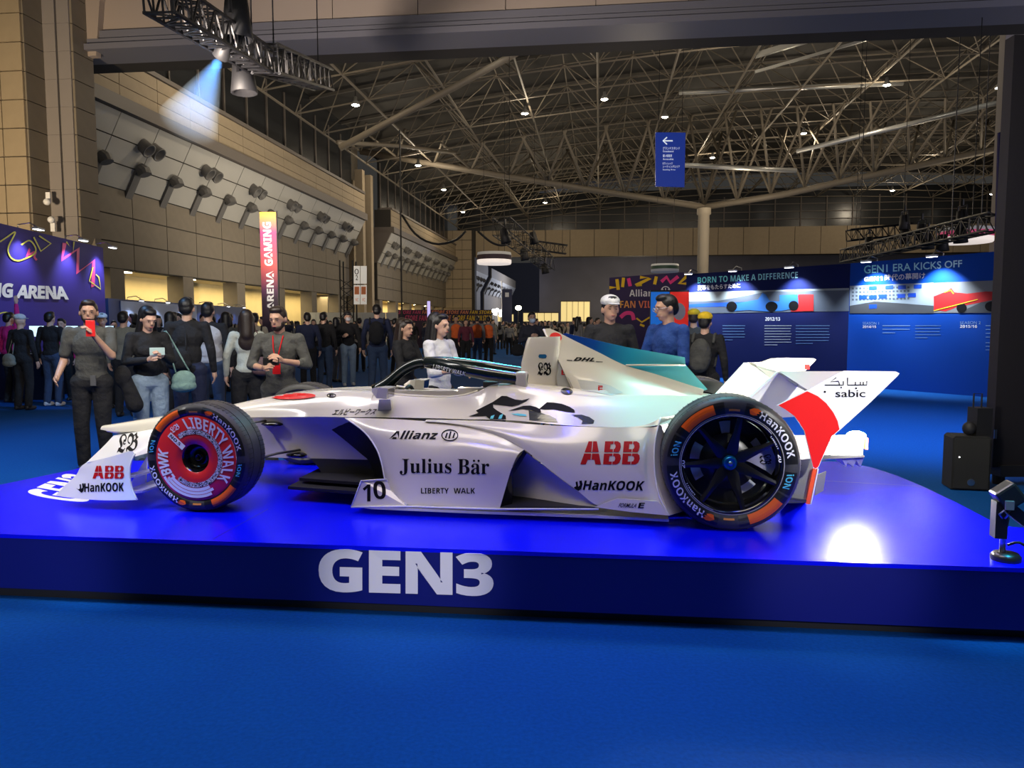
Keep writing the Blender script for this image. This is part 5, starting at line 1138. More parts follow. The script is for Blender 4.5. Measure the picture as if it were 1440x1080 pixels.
# --- festival wall, history wall
FW = mat('festival_violet', (.03, .018, .085), .55)
f0, f1 = onY(857, 390, 25), onY(969, 387, 22.3)
fw_, fwo_, fwd, fwn = wallpanel('festival_wall', (f0, f1), 0, 3.02, FW, 'violet wall with pink and yellow brush strokes behind the man in white cap', 'wall')
c4 = lambda pts: [(820 + x / 4, 360 + y / 4) for x, y in pts]
decal('yellow_stroke', [strokepx(c4([(148, 178), (190, 178), (150, 210), (195, 212)]), 4.5), strokepx(c4([(190, 130), (198, 190)]), 4.6), strokepx(c4([(228, 122), (222, 175)]), 4.4), strokepx(c4([(320, 120), (378, 125), (295, 165), (330, 160)]), 4.5), strokepx(c4([(412, 115), (402, 160)]), 4.4), strokepx(c4([(585, 112), (540, 155), (590, 155)]), 4.4), strokepx(c4([(300, 350), (330, 372), (375, 345)]), 2.4), strokepx(c4([(320, 385), (345, 395)]), 3)], [fwo_], YEL, fw_, .012)
decal('pink_stroke', [strokepx(c4([(148, 130), (170, 160)]), 2.6), strokepx(c4([(255, 125), (265, 170)]), 5), strokepx(c4([(440, 145), (470, 118), (490, 150), (535, 115)]), 5), strokepx(smoothpx(c4([(210, 345), (240, 322), (275, 325), (285, 360)]), 12), 5.5)], [fwo_], PNK, fw_, .012)
decal('white_lettering', [recttext(bold('Allianz'), 885, 417, 924, 407), ringpx(936, 409, 6, 6, 1.2), strokepx([(936, 405), (936, 413)], 1.3), strokepx([(932, 406), (932, 412)], 1.2), strokepx([(940, 406), (940, 412)], 1.2)], [fwo_], SIGW, fw_, .014)
decal('warm_lettering', [recttext(bold('FAN VILLAGE'), 872, 433, 945, 423), recttext(bold('E'), 838, 430, 848, 420)], [fwo_], gradmat('warm_letter_gradient', 'X', [(0, (.8, .5, .06)), (.5, (.75, .12, .12)), (1, (.4, .05, .3))], .5, 0, 2.4, coat=0), fw_, .014)
ps = empty('portrait_board', Vector((onY(941, 440, 20.5).x, 20.5, 0)), 0, 'upright board with portrait on blue and red behind the man with glasses', 'board')
x0, x1 = onY(914, 440, 20.5).x - ps.location.x, onY(968, 440, 20.5).x - ps.location.x; zt_ = onY(940, 408, 20.5).z
po = MB().box(((x0 + x1) / 2, 0, zt_ / 2), (x1 - x0, .08, zt_)).build('board', mat('board_black', (.01, .01, .02), .5), ps)
MB().box((x0 * .5, -.045, zt_ - .75), (-x0 - .02, .01, 1.4)).build('blue_print', mat('poster_blue', (.01, .10, .65), .4, emit=.3, ecol=(.02, .3, 1)), ps); MB().box((x1 * .5, -.045, zt_ - .75), (x1 - .02, .01, 1.4)).build('red_print', mat('poster_red', (.75, .02, .015), .4, emit=.3, ecol=(1, .04, .02)), ps)
bpy.context.view_layer.update()
decal('portrait_print', [ellpx(931, 438, 8, 12), ellpx(955, 438, 9, 12)], [po], mat('portrait_grey', (.55, .5, .46), .6), ps, .07)
h0_, h1_, h2_ = onY(965, 400, 21), onY(1195, 400, 17.35), onY(1412, 400, 14.45)
NAVY = mat('history_navy', (.008, .014, .085), .7, spec=.15); NBLUE = mat('season_blue', (.002, .060, .38), .7, spec=.2)
hw, hwo, hd, hn = wallpanel('history_wall', (h0_, h1_), 0, 2.86, NAVY, 'dark navy history wall with pale headline and racing picture', 'wall')
sw_, swo, sd_, sn = wallpanel('season_wall', (h1_, h2_), 0, 2.86, NBLUE, 'bright blue season wall with two pictures left of the black wall', 'wall')
HL = gradmat('headline_gradient', 'X', [(0, (.12, .75, .75)), (1, (.6, .75, .95))], .5, 0, 3.5, coat=0)
decal('headline', [quadtext(bold('BORN TO MAKE A DIFFERENCE'), (981, 398.5), (1122, 391), (1122, 382), (981, 390))], [hwo], HL, hw, .005)
decal('subheadline', [quadtext('変革をもたらすために', (981, 408.5), (1041, 404.8), (1041, 398), (981, 401), off=.02)], [hwo], SIGW, hw, .005)
decal('headline', [quadtext('GEN1 ERA KICKS OFF', (1215, 385), (1353, 375.5), (1353, 365.5), (1215, 373.5), off=.012)], [swo], gradmat('season_headline', 'X', [(0, (.25, .8, .9)), (1, (.7, .85, 1))], .5, 0, 2, coat=0), sw_, .005)
decal('subheadline', [quadtext(bold('GEN1'), (1215, 396), (1241, 394.5), (1241, 388), (1215, 389.5), off=.02), quadtext('時代の幕開け', (1244, 395.5), (1301, 391.5), (1301, 383), (1244, 386), off=.015)], [swo], SIGW, sw_, .005)
# pictures printed on the walls
def pic(o, e, name, pts, m, off): return decal(name, [polypx(pts)], [o], m, e, off, None)
pic(hwo, hw, 'picture_print', [(968, 441), (1194, 437.5), (1194, 405), (968, 411)], mat('picture_grey', (.10, .12, .15), .5), .008)
pic(hwo, hw, 'picture_print', [(968, 424), (1010, 423), (1080, 410), (1194, 408), (1194, 405), (968, 411.5)], mat('picture_pale', (.33, .37, .36), .5), .010)
pic(hwo, hw, 'picture_print', [(968, 432), (1025, 431), (1060, 424), (1000, 426), (968, 428)], mat('picture_blue', (.02, .10, .5), .5), .012)
pic(hwo, hw, 'picture_print', [(1112, 438), (1144, 437.5), (1144, 414), (1118, 414)], mat('picture_red', (.5, .02, .02), .5), .012)
pic(hwo, hw, 'picture_print', [(1022, 434), (1032, 428), (1050, 424), (1066, 421), (1072, 412), (1077, 414), (1082, 423), (1096, 424), (1096, 415), (1122, 414), (1123, 432), (1100, 437), (1078, 438), (1050, 436), (1030, 438)], mat('picture_car_blue', (.03, .16, .5), .5), .014)
for cx, cy, rx in ((1029, 431, 7.5), (1085, 431, 8.5), (1116, 430, 7)): decal('picture_wheel', [ellpx(cx, cy, rx, 7)], [hwo], INK, hw, .016)
pic(swo, sw_, 'picture_print', [(1195, 440.5), (1313, 440.5), (1313, 397.5), (1195, 402)], mat('picture_city', (.30, .36, .40), .5), .008)
pic(swo, sw_, 'picture_print', [(1195, 440.5), (1313, 440.5), (1313, 430), (1260, 426), (1230, 424), (1195, 430)], mat('picture_dark_grey', (.07, .075, .08), .5), .010)
sq = []; sq2 = []
for i in range(16):
    for j in range(4):
        x = 1198 + i * 5.2; y = 404.5 + j * 5.2 - i * .12; sq.append(polypx([(x, y + 2.6), (x + 2.8, y + 2.6), (x + 2.8, y), (x, y)]))
for x, y in ((1222, 402), (1245, 401), (1263, 401), (1285, 400), (1208, 415), (1222, 415), (1236, 414), (1262, 413), (1277, 412), (1222, 428)): sq2.append(polypx([(x, y + 6), (x + 11, y + 5.6), (x + 11, y), (x, y + .4)]))
decal('picture_windows', sq, [swo], mat('picture_window_grey', (.10, .12, .15), .5), sw_, .011); decal('picture_flags', sq2, [swo], mat('picture_flag_blue', (.01, .07, .5), .5), sw_, .013)
pic(swo, sw_, 'picture_print', [(1313, 440), (1406, 439.5), (1406, 394), (1313, 398)], mat('picture_track_grey', (.22, .23, .23), .5), .008)
pic(swo, sw_, 'picture_print', [(1313, 436), (1313, 417), (1330, 410), (1338, 405), (1342, 411), (1360, 413), (1385, 410), (1406, 410), (1406, 420), (1385, 424), (1345, 432), (1330, 438)], mat('picture_car_red', (.55, .02, .02), .5), .010)
pic(swo, sw_, 'picture_print', [(1347, 440), (1406, 440), (1406, 421), (1380, 425)], mat('picture_dark_grey', (.07, .075, .08)), .012)
for cx, cy, rx in ((1352, 433, 7), (1394, 431, 9)): decal('picture_wheel', [ellpx(cx, cy, rx, 7)], [swo], INK, sw_, .015)
decal('picture_stripe', [strokepx([(1313, 437), (1340, 430), (1375, 421)], 1.2), strokepx([(1328, 411), (1337, 408), (1341, 413)], 1.4)], [swo], YEL, sw_, .016)
decal('date_lettering', [recttext(bold('2012/13'), 1076, 451, 1097, 446)], [hwo], SIGW, hw, .005)
def lines(x0, x1, y0, y1, n, slope=0):
    L = []
    for k in range(n):
        y = y0 + (y1 - y0) * k / (n - 1); xe = x1 - (0 if k < n - 1 else (x1 - x0) * .5) - (k * 7 % 3) * .8; L.append(strokepx([(x0, y), (xe, y + slope * (xe - x0))], .9))
    return L
decal('small_print', lines(1075, 1113, 458, 485, 8), [hwo], mat('small_print_grey', (.35, .38, .45), .6), hw, .005); decal('small_print', lines(1016, 1048, 458, 478, 6) + lines(1119, 1167, 458, 483, 7), [hwo], mat('small_print_blue', (.10, .20, .40), .6), hw, .005)
decal('date_lettering', [recttext('SEASON 1', 1213, 456.5, 1236, 452.8), recttext('SEASON 2', 1350, 455.8, 1379, 451.8)], [swo], mat('small_print_pale_blue', (.2, .35, .6), .6), sw_, .005)
decal('date_lettering', [recttext(bold('2014/15'), 1213, 461.3, 1232, 457.7), recttext(bold('2015/16'), 1350, 461, 1374, 457)], [swo], SIGW, sw_, .005)
decal('small_print', lines(1241, 1280, 458, 468, 3) + lines(1386, 1403, 458, 474, 4) + lines(1386, 1403, 482, 492, 3), [swo], mat('small_print_pale_blue', (.2, .35, .6)), sw_, .005); decal('small_print', lines(1287, 1323, 458, 475, 5), [swo], mat('small_print_blue', (.1, .2, .4)), sw_, .005)
for (pA, pB, ts, nn, lab) in ((h0_, h1_, (.08, .38, .72), hn, 'navy history wall'), (h1_, h2_, (.20, .64), sn, 'bright blue season wall')):
    for t in ts: arm_light(pA.lerp(pB, t) * Vector((1, 1, 0)) + Vector((0, 0, 2.86)), -nn, label='small arm light glaring on top of the ' + lab, group='arm lights on the ' + lab, energy=330, size=.09)

# ================================================================== SPEAKER AND FIXTURES AT THE RIGHT
sp_p = onz(1364, 690, 0); spk = empty('loudspeaker', sp_p, math.radians(-12), 'black floor loudspeaker standing before the black wall', 'speaker')
w_, h_, d_ = .30, .47, .22
cab = MB().prism([(-w_ / 2, 0, .01), (w_ / 2, 0, .01), (w_ / 2 + .0, 0, h_ - .02), (w_ / 2 - .02, 0, h_), (-w_ / 2 + .02, 0, h_), (-w_ / 2, 0, h_ - .02)], (0, d_, 0)).build('cabinet', mat('speaker_black', (.014, .014, .013), .75, bump=.4, nscale=200), spk)
MB().box((0, -.006, h_ * .5), (w_ - .03, .012, h_ - .04)).build('grille', mat('grille_black', (.02, .02, .018), .7, bump=.6, nscale=400), spk); MB().lathe((0, -.013, .075), (0, -1, 0), [(0, .03), (.003, .03), (.004, .024), (.004, 0)], 20).build('badge', STEEL, spk); MB().ell((-w_ * .33, -.013, .29), (.006, .004, .006), 8, 6).build('indicator_light', mat('indicator_white', (1, 1, 1), emit=4), spk)
bx = empty('road_case', (sp_p.x + .08, sp_p.y + .09, h_), 0, 'small black case with handle on the loudspeaker', 'case'); MB().box((.03, .0, .12), (.13, .14, .24)).build('case_body', MBLACK, bx); MB().tube([(-.03, 0, .24), (-.03, 0, .36), (.04, 0, .36), (.04, 0, .24)], .008, 6).build('handle', MBLACK, bx); MB().ell((-.07, -.02, .06), (.05, .06, .06), 12, 8).build('cable_coil', MBLACK, bx, True)
fx = empty('floor_fixture', onz(1421, 793, PL) + Vector((0, .06, 0)), math.radians(-12), 'small black and chrome lamp on stand at the platform\'s right front corner', 'light')
DC = mat('dark_chrome', (.10, .095, .10), .3, metal=.8)
MB().lathe((.015, 0, 0), (0, 0, 1), [(0, .06), (.02, .062), (.035, .05), (.04, .0)], 24).build('base', DC, fx, True)
MB().tube([(.0, 0, .03), (.0, 0, .12), (.01, 0, .2)], .013, 8).build('stem', STEEL, fx, True)
MB().box((-.02, 0, .19), (.05, .06, .17)).build('driver_box', MBLACK, fx)
hd_ = MB().box((.01, -.0, .30), (.10, .09, .10), Euler((0, math.radians(-38), 0))).build('lamp_head', DC, fx); bv_ = hd_.modifiers.new('b', 'BEVEL'); bv_.width = .012; bv_.segments = 2
MB().box((.0, -.05, .265), (.035, .01, .04)).build('switch_plate', mat('switch_grey', (.3, .3, .3), .5), fx)
MB().tube([(-.02, -.035, .2), (-.035, -.04, .22), (-.02, -.045, .24), (0, -.04, .22), (-.01, -.035, .2)], .005, 6).build('ring_handle', STEEL, fx, True)
MB().box((.07, 0, .20), (.12, .05, .05), Euler((0, math.radians(40), 0))).build('barn_door', MBLACK, fx); MB().tube(cr([(.02, 0, .07), (.06, -.02, .09), (.12, -.02, .05), (.2, -.02, .02)], 10), .006, 6).build('cable', MBLACK, fx, True)
# ================================================================== PEOPLE
JOBS = []
def blob(prims, name, m, parent, vox, smooth=4, loc=None):
    """one continuous skin grown over tapered limbs and rounded masses"""
    q = MB()
    for p in prims:
        if p[0] == 'c': q.capsule(p[1], p[2], p[3], p[4], 12)
        elif p[0] == 'e': q.ell(p[1], p[2], 14, 10, p[3].to_3x3() if len(p) > 3 and p[3] else None)
    o = q.build(name, m, parent, True, fix=False)
    r_ = o.modifiers.new('grow', 'REMESH'); r_.mode = 'VOXEL'; r_.voxel_size = vox; r_.use_smooth_shade = True
    s_ = o.modifiers.new('relax', 'SMOOTH'); s_.factor = .5; s_.iterations = smooth
    JOBS.append(o); return o
def finish_jobs():
    dg = bpy.context.evaluated_depsgraph_get(); res = []
    for o in JOBS: res.append(bpy.data.meshes.new_from_object(o.evaluated_get(dg)))
    for o, me in zip(JOBS, res):
        o.modifiers.clear(); me.name = o.name; o.data = me
    JOBS.clear()
SKIN = mat('skin_light', (.62, .38, .27), .5, noise=.08, nscale=14); SKIN2 = mat('skin_tan', (.52, .30, .20), .5, noise=.08, nscale=14)
HAIR = mat('hair_black', (.008, .007, .007), .45, noise=.4, nscale=60, bump=.5); HAIRB = mat('hair_dark_brown', (.025, .015, .010), .45, noise=.4, nscale=60, bump=.5)
LIP = mat('lip', (.35, .10, .09), .5); EYEM = mat('eye_dark', (.01, .008, .008), .3); EYEW = mat('eye_white', (.6, .58, .55), .4)
def cloth(name, c):
    m = mat('cloth_' + name, c, .9, noise=.25, nscale=9, bump=1.0)
    for n in m.node_tree.nodes:
        if n.type == 'BUMP': n.inputs['Distance'].default_value = .035
    return m
def person(x, top, Y, S, face, label, pants, shirt, sleeves='long', hair='short', hairm=HAIR, skin=SKIN, arms=((-.26, .0, 1.12, -.27, -.06, .86), (.26, .0, 1.12, .27, -.06, .86)),
           female=False, stride=0.0, jacket=None, lod=1, head=(0, 0), shoes=MBLACK, cap=None, mask=None, glasses=False, beard=False, backpack=None, bag=None, vest=None, group=None, lean=0, hand_pose='curl', hem=.88, phone=None, lanyard=False, capcol=None, base=0.0):
    p = onY(x, top, Y); e = empty('person', (p.x, p.y, base), math.radians(face), label, 'person', group); k = (S - base) / 1.72
    e.scale = (k, k, k)
    vb_ = (.009, .013, .02)[lod]; vc = (.011, .015, .022)[lod]
    sw = .165 if female else .185; hp = .095 if female else .09
    L = lambda v: Vector((v[0], v[1] - lean * max(0, v[2] - .95), v[2]))
    hips = [Vector((-hp, 0, .90)), Vector((hp, 0, .90))]
    knees = [Vector((-.10, -.03 - stride * .5, .49)), Vector((.10, -.03 + stride * .4, .49))]
    ank = [Vector((-.11, .03 - stride, .09)), Vector((.11, .03 + stride, .09))]
    sh = [L((-sw, 0, 1.40)), L((sw, 0, 1.40))]
    el = [L(a[:3]) for a in arms]; wr = [L(a[3:6]) for a in arms]
    hc = L((0, -.015, 1.595)); HMx = Matrix.Translation(L((0, .0, 1.50))) @ Euler((math.radians(head[1]), 0, math.radians(head[0]))).to_matrix().to_4x4()
    hd = lambda v: HMx @ Vector(v)
    HR_ = Euler((math.radians(head[1]), 0, math.radians(head[0]))).to_matrix()
    pr = [('e', hd((0, .005, .115)), (.076, .095, .100), HR_), ('e', hd((0, -.025, .055)), (.056, .070, .070), HR_), ('e', hd((0, -.055, .012)), (.030, .032, .022), HR_),
          ('c', L((0, .015, 1.38)), hd((0, .005, .05)), .056, .052), ('e', hd((0, -.098, .085)), (.013, .020, .022), HR_), ('e', hd((0, -.088, .118)), (.012, .014, .03), HR_),
          ('e', hd((0, -.080, .125)), (.050, .018, .014), HR_), ('e', hd((-.079, .005, .085)), (.010, .020, .030), HR_), ('e', hd((.079, .005, .085)), (.010, .020, .030), HR_),
          ('e', hd((0, -.088, .043)), (.024, .012, .008), HR_),
          ('e', L((0, .005, 1.26)), (.125, .08, .17)), ('e', L((0, 0, 1.06)), (.115, .075, .19)), ('c', sh[0], sh[1], .042, .042), ('c', hips[0], hips[1], .075, .075)]
    for i in (0, 1):
        pr += [('c', sh[i], el[i], .044, .038), ('c', el[i], wr[i], .040, .027), ('c', hips[i], knees[i], .075, .05), ('c', knees[i], ank[i], .048, .034)]
    body = blob(pr, 'body', skin, e, vb_, 3)
    # hands: palm, four unequal bent fingers, thumb from the side of the palm
    for i in (0, 1):
        s = (-1, 1)[i]; fd = (wr[i] - el[i]).normalized()
        hp_ = arms[i][6] if len(arms[i]) > 6 else 'relax'
        if hp_ == 'hold': fd = (fd + Vector((0, 0, .5))).normalized()
        inn = (Vector((-s, 0, 0)) if hp_ != 'hold' else Vector((-s * .9, -.3, .2))); inn = (inn - fd * inn.dot(fd)).normalized()       # palm faces inwards
        ac = fd.cross(inn).normalized()
        if ac.y > 0: ac = -ac
        pm = wr[i] + fd * .05
        hp2 = [('c', wr[i], pm, .026, .028)]
        for j, (o_, ln, rr) in enumerate(((-.030, .062, .0085), (-.010, .072, .009), (.010, .068, .0088), (.029, .052, .0078))):
            b = pm + ac * (-o_) + fd * .022; m1 = b + fd * ln * .55 + inn * ln * (.18 if hp_ == 'relax' else .35); m2 = m1 + fd * ln * (.45 if hp_ == 'relax' else .1) + inn * ln * (.35 if hp_ == 'relax' else .55)
            if hp_ == 'open': m1 = b + fd * ln * .6; m2 = m1 + fd * ln * .55 + inn * .006
            hp2 += [('c', wr[i] + fd * .02 + ac * (-o_) * .6, b, .013, rr + .002), ('c', b, m1, rr + .001, rr), ('c', m1, m2, rr, rr * .8)]
        tb_ = pm + ac * .024 - fd * .015; tm = tb_ + ac * .022 + fd * .028 + inn * .012; hp2 += [('c', tb_, tm, .013, .010), ('c', tm, tm + fd * .026 + inn * .012 + ac * .002, .010, .008)]
        blob(hp2, 'hand', skin, e, (.0045, .006, .010)[lod], 1)
    # clothes
    wq = .90 if female else 1.0
    tp_ = [('e', L((0, .0, 1.27)), (.168 * wq, .115, .18)), ('e', L((0, 0, 1.08)), (.148 * wq, .112, .20)), ('e', L((0, .01, hem + .08)), (.158, .122, .11)), ('c', L((-sw + .01, .005, 1.385)), L((0, .01, 1.425)), .052, .062), ('c', L((sw - .01, .005, 1.385)), L((0, .01, 1.425)), .052, .062)]
    if female: tp_.append(('e', L((0, -.06, 1.25)), (.13, .075, .075)))
    for i in (0, 1):
        if sleeves == 'long': tp_ += [('c', sh[i], el[i], .058, .050), ('c', el[i], el[i].lerp(wr[i], .93), .050, .036)]
        elif sleeves == 'short': tp_ += [('c', sh[i], sh[i].lerp(el[i], .75), .062, .058)]
        elif sleeves == 'rolled': tp_ += [('c', sh[i], el[i], .058, .052), ('c', el[i], el[i].lerp(wr[i], .30), .052, .048)]
    top_ = blob(tp_, 'jacket' if jacket else 'shirt', shirt, e, vc, 4)
    lp_ = [('c', hips[0], hips[1], .108, .108), ('e', Vector((0, .01, .93)), (.158, .118, .10))]
    wide = .012 if female else .006
    for i in (0, 1): lp_ += [('c', hips[i], knees[i], .094 + wide, .066 + wide), ('c', knees[i], ank[i] + Vector((0, 0, .0)), .066 + wide, .056 + wide)]
    blob(lp_, 'trousers', pants, e, vc, 3)
    for i in (0, 1):
        a = ank[i]; blob([('c', a + Vector((0, .03, -.04)), a + Vector((0, -.13, -.05)), .042, .036), ('e', a + Vector((0, -.05, -.066)), (.045, .13, .024)), ('c', a + Vector((0, .01, .02)), a + Vector((0, .01, -.03)), .045, .044)], 'shoe', shoes, e, (.009, .012, .018)[lod], 2)
    hp3 = [('e', hd((0, .018, .130)), (.085, .095, .092), HR_), ('e', hd((0, -.025, .192)), (.066, .060, .036), HR_), ('e', hd((0, .06, .085)), (.072, .050, .065), HR_)]
    if hair == 'long': hp3 += [('c', hd((0, .06, .15)), hd((0, .08, -.10)), .085, .085), ('c', hd((-.06, .03, .13)), hd((-.085, .01, -.10)), .035, .038), ('c', hd((.06, .03, .13)), hd((.085, .01, -.10)), .035, .038), ('e', hd((0, .09, -.18)), (.11, .05, .12), HR_)]
    if hair == 'bob': hp3 += [('c', hd((0, .05, .15)), hd((0, .06, 0)), .085, .082), ('c', hd((-.07, .02, .12)), hd((-.08, .01, -.01)), .03, .03), ('c', hd((.07, .02, .12)), hd((.08, .01, -.01)), .03, .03)]
    if hair != 'bald': blob(hp3, 'hair', hairm, e, (.009, .013, .018)[lod], 2)
    if cap:
        c_ = MB(); c_.ell(hd((0, .012, .172)), (.092, .105, .066), 16, 10, HR_); c_.ell(hd((0, -.110, .152)), (.058, .062, .009), 14, 6, HR_); c_.build('cap', cap, e, True, fix=False)
    if lod < 2 or mask or glasses:
        for s in (-1, 1):
            MB().ell(hd((s * .031, -.0880, .101)), (.0085, .004, .0038), 10, 6, HR_).build('eye', EYEM, e, True, fix=False); MB().ell(hd((s * .032, -.0955, .124)), (.015, .0035, .0024), 10, 6, HR_).build('eyebrow', hairm, e, True, fix=False)
        if not mask: MB().ell(hd((0, -.101, .042)), (.023, .005, .0065), 10, 6, HR_).build('mouth', LIP, e, True, fix=False)
    if mask: MB().ell(hd((0, -.060, .052)), (.062, .060, .052), 14, 10, HR_).build('face_mask', mask, e, True, fix=False)
    if beard: blob([('e', hd((0, -.045, .020)), (.053, .055, .040), HR_), ('e', hd((-.052, -.02, .05)), (.016, .035, .038), HR_), ('e', hd((.052, -.02, .05)), (.016, .035, .038), HR_)], 'beard', hairm, e, .009, 2)
    if glasses:
        g_ = MB()
        for s in (-1, 1): g_.tube([hd((s * .033 + .024 * math.cos(2 * PI * q / 12), -.107, .100 + .017 * math.sin(2 * PI * q / 12))) for q in range(13)], .0022, 5); g_.tube([hd((s * .057, -.105, .105)), hd((s * .08, .0, .105))], .002, 5)
        g_.tube([hd((-.009, -.108, .102)), hd((.009, -.108, .102))], .0022, 5); g_.build('glasses', STEEL, e, True, fix=False)
    if backpack: blob([('e', L((0, .19, 1.20)), (.14, .085, .21)), ('e', L((0, .22, 1.10)), (.12, .075, .12))], 'backpack', backpack, e, .014, 3); MB().tube(cr([L((.13, .10, 1.35)), L((.13, .0, 1.46)), L((.13, -.12, 1.30)), L((.14, .05, 1.05))], 10), .018, 6).tube(cr([L((-.13, .10, 1.35)), L((-.13, .0, 1.46)), L((-.13, -.12, 1.30)), L((-.14, .05, 1.05))], 10), .018, 6).build('backpack_strap', backpack, e, True, fix=False)
    if bag:
        bm_, bx_, by_, bz_ = bag; blob([('e', Vector((bx_, by_, bz_)), (.13, .06, .11)), ('e', Vector((bx_, by_, bz_ - .07)), (.14, .065, .07))], 'bag', bm_, e, .012, 2); MB().tube(cr([Vector((bx_ - .08, by_, bz_ + .08)), L((bx_ * .55, .03, 1.47)), Vector((bx_ + .08, by_ * .5, bz_ + .08))], 12), .009, 6).build('bag_strap', bm_, e, True, fix=False)
    if vest: blob([('e', L((0, .0, 1.27)), (.192 * wq, .136, .18)), ('e', L((0, 0, 1.08)), (.172 * wq, .132, .19)), ('e', L((0, .0, .96)), (.176, .138, .07))], 'vest', vest, e, vc, 3)
    if lanyard:
        MB().tube([L((-.05, -.06, 1.43)), L((-.03, -.135, 1.30)), L((0, -.145, 1.16))], .006, 5).tube([L((.05, -.06, 1.43)), L((.03, -.135, 1.30)), L((0, -.145, 1.16))], .006, 5).build('lanyard', REDI, e, True, fix=False); MB().box(L((0, -.15, 1.11)), (.075, .006, .10)).build('badge', REDI, e)
    if phone:
        m_, dx, dy, dz, wx, wz = phone; ph = MB().box((0, 0, 0), (wx, .009, wz)).build('phone', m_, None)
        ph.parent = None; ph.matrix_world = Matrix.Translation(Vector((p.x, p.y, base))) @ Matrix.Rotation(math.radians(face), 4, 'Z') @ Matrix.Scale(k, 4) @ Matrix.Translation(L((dx, dy, dz))); bvp = ph.modifiers.new('b', 'BEVEL'); bvp.width = .004; bvp.segments = 2
        return e, ph
    return e
BK = cloth('black', (.010, .010, .012)); NV = cloth('navy', (.014, .020, .055)); DG = cloth('dark_grey', (.055, .056, .052)); OL = cloth('slate', (.075, .075, .066)); JN = cloth('jeans', (.035, .06, .12)); LJ = cloth('light_jeans', (.22, .30, .40)); WH = cloth('white', (.62, .62, .64)); KH = cloth('khaki', (.20, .20, .16)); GR = cloth('grey', (.18, .18, .18)); ORV = cloth('orange', (.75, .14, .03)); BLJ = cloth('blue', (.012, .05, .22)); PKJ = cloth('pink', (.65, .02, .22)); CREAM = cloth('cream', (.42, .44, .38)); BEI = cloth('beige', (.38, .33, .26))
WSH = mat('white_shoe', (.6, .6, .6), .6)
DN = ((-.25, .02, 1.13, -.26, -.05, .88), (.25, .02, 1.13, .26, -.05, .88))
PH2 = ((-.24, -.02, 1.15, -.06, -.27, 1.19, 'hold'), (.24, -.02, 1.15, .06, -.27, 1.19, 'hold'))
# the visitors near the stand, left to right
e, ph = person(124, 422, 7.1, 1.66, 12, 'bearded man in dark grey shirt filming with a red phone at left', BK, OL, 'short', 'short', HAIRB, SKIN2, ((-.25, .02, 1.12, -.25, -.16, .98), (.24, -.16, 1.17, .13, -.29, 1.37, 'hold')), lod=0, beard=True, head=(14, 4), phone=(mat('phone_red', (.85, .03, .03), .3), .115, -.335, 1.44, .082, .155))
tag(ph, 'red phone held up by the bearded man in grey shirt', 'phone')
MB().box((.06, -.145, .93), (.05, .02, .10)).build('belt_pouch', mat('pouch_dark', (.10, .10, .10), .6), e); MB().box((-.17, .02, .88), (.03, .05, .14)).build('belt_radio', MBLACK, e)
mph = MB().box((.020, .0055, .05), (.04, .003, .04)).box((-.0, .0055, 0), (.005, .003, .005)); 
blob([('e', (.27, .06, .95), (.08, .07, .12)), ('c', (.27, .06, 1.0), (.36, .10, .66), .055, .085)], 'folded_jacket', BK, e, .014, 3)
e, ph = person(206, 431, 7.5, 1.60, 38, 'young woman in black jacket and pale jeans looking at her phone', LJ, BK, 'long', 'long', HAIR, SKIN, ((-.23, -.02, 1.13, -.05, -.24, 1.16, 'hold'), (.23, -.02, 1.13, .08, -.25, 1.20, 'hold')), female=True, lod=0, head=(10, 22), hem=.98, phone=(mat('phone_mint', (.55, .72, .68), .3), .02, -.32, 1.25, .15, .08), bag=(cloth('sage', (.20, .33, .30)), .33, -.10, .92))
tag(ph, 'pale mint phone held by the woman in black jacket', 'phone')
person(262, 418, 8.4, 1.735, 190, 'man in black hoodie with shoulder bag seen from behind at left', NV, BK, 'long', 'short', HAIR, SKIN, DN, lod=0, bag=(BK, .05, .20, 1.05), hem=.84)
person(292, 424, 9.6, 1.72, 185, 'man with white hood over dark jacket behind the black hoodie', JN, BK, 'long', 'short', HAIR, SKIN, DN, lod=1, vest=cloth('hood_white', (.45, .45, .47)))
person(346, 436, 8.8, 1.60, 200, 'woman in pale shirt and dark skirt with patterned bag seen from behind', BK, CREAM, 'long', 'long', HAIRB, SKIN, DN, female=True, lod=1, bag=(mat('patterned_bag', (.10, .05, .05), .6, noise=.9, nscale=60), -.18, .14, 1.02))
e, ph = person(392, 431, 6.75, 1.595, 4, 'bearded man in dark grey long sleeved shirt with red lanyard using a phone', DG, OL, 'rolled', 'short', HAIRB, SKIN2, ((-.27, -.02, 1.14, -.10, -.25, 1.12, 'hold'), (.27, -.02, 1.14, .08, -.25, 1.19, 'hold')), lod=0, beard=True, head=(-12, 14), lanyard=True, phone=(mat('phone_black', (.012, .012, .012), .3), -.01, -.31, 1.19, .15, .075))
tag(ph, 'black phone held by the man with red lanyard', 'phone')
person(28, 443, 12.4, 1.60, 170, 'person in white knit hat and black coat with crossbody bag at left', BK, BK, 'long', 'bald', HAIR, SKIN, DN, lod=1, cap=cloth('hat_white', (.55, .55, .55)), bag=(KH, .14, .14, .92))
person(12, 436, 13.6, 1.66, 160, 'person in pink jacket raising an arm behind the white hat', BK, PKJ, 'long', 'short', HAIR, SKIN, ((-.22, .0, 1.62, -.21, .0, 1.88, 'open'), (.25, .02, 1.13, .26, -.05, .88)), lod=1)
person(70, 441, 13.0, 1.66, 175, 'man in black jacket and jeans facing the left monitors', JN, BK, 'long', 'short', HAIR, SKIN, DN, lod=1, shoes=WSH)
person(86, 450, 14.0, 1.55, 10, 'person in pink jacket bending behind the bearded filming man', BK, PKJ, 'long', 'short', HAIR, SKIN, DN, lod=1)
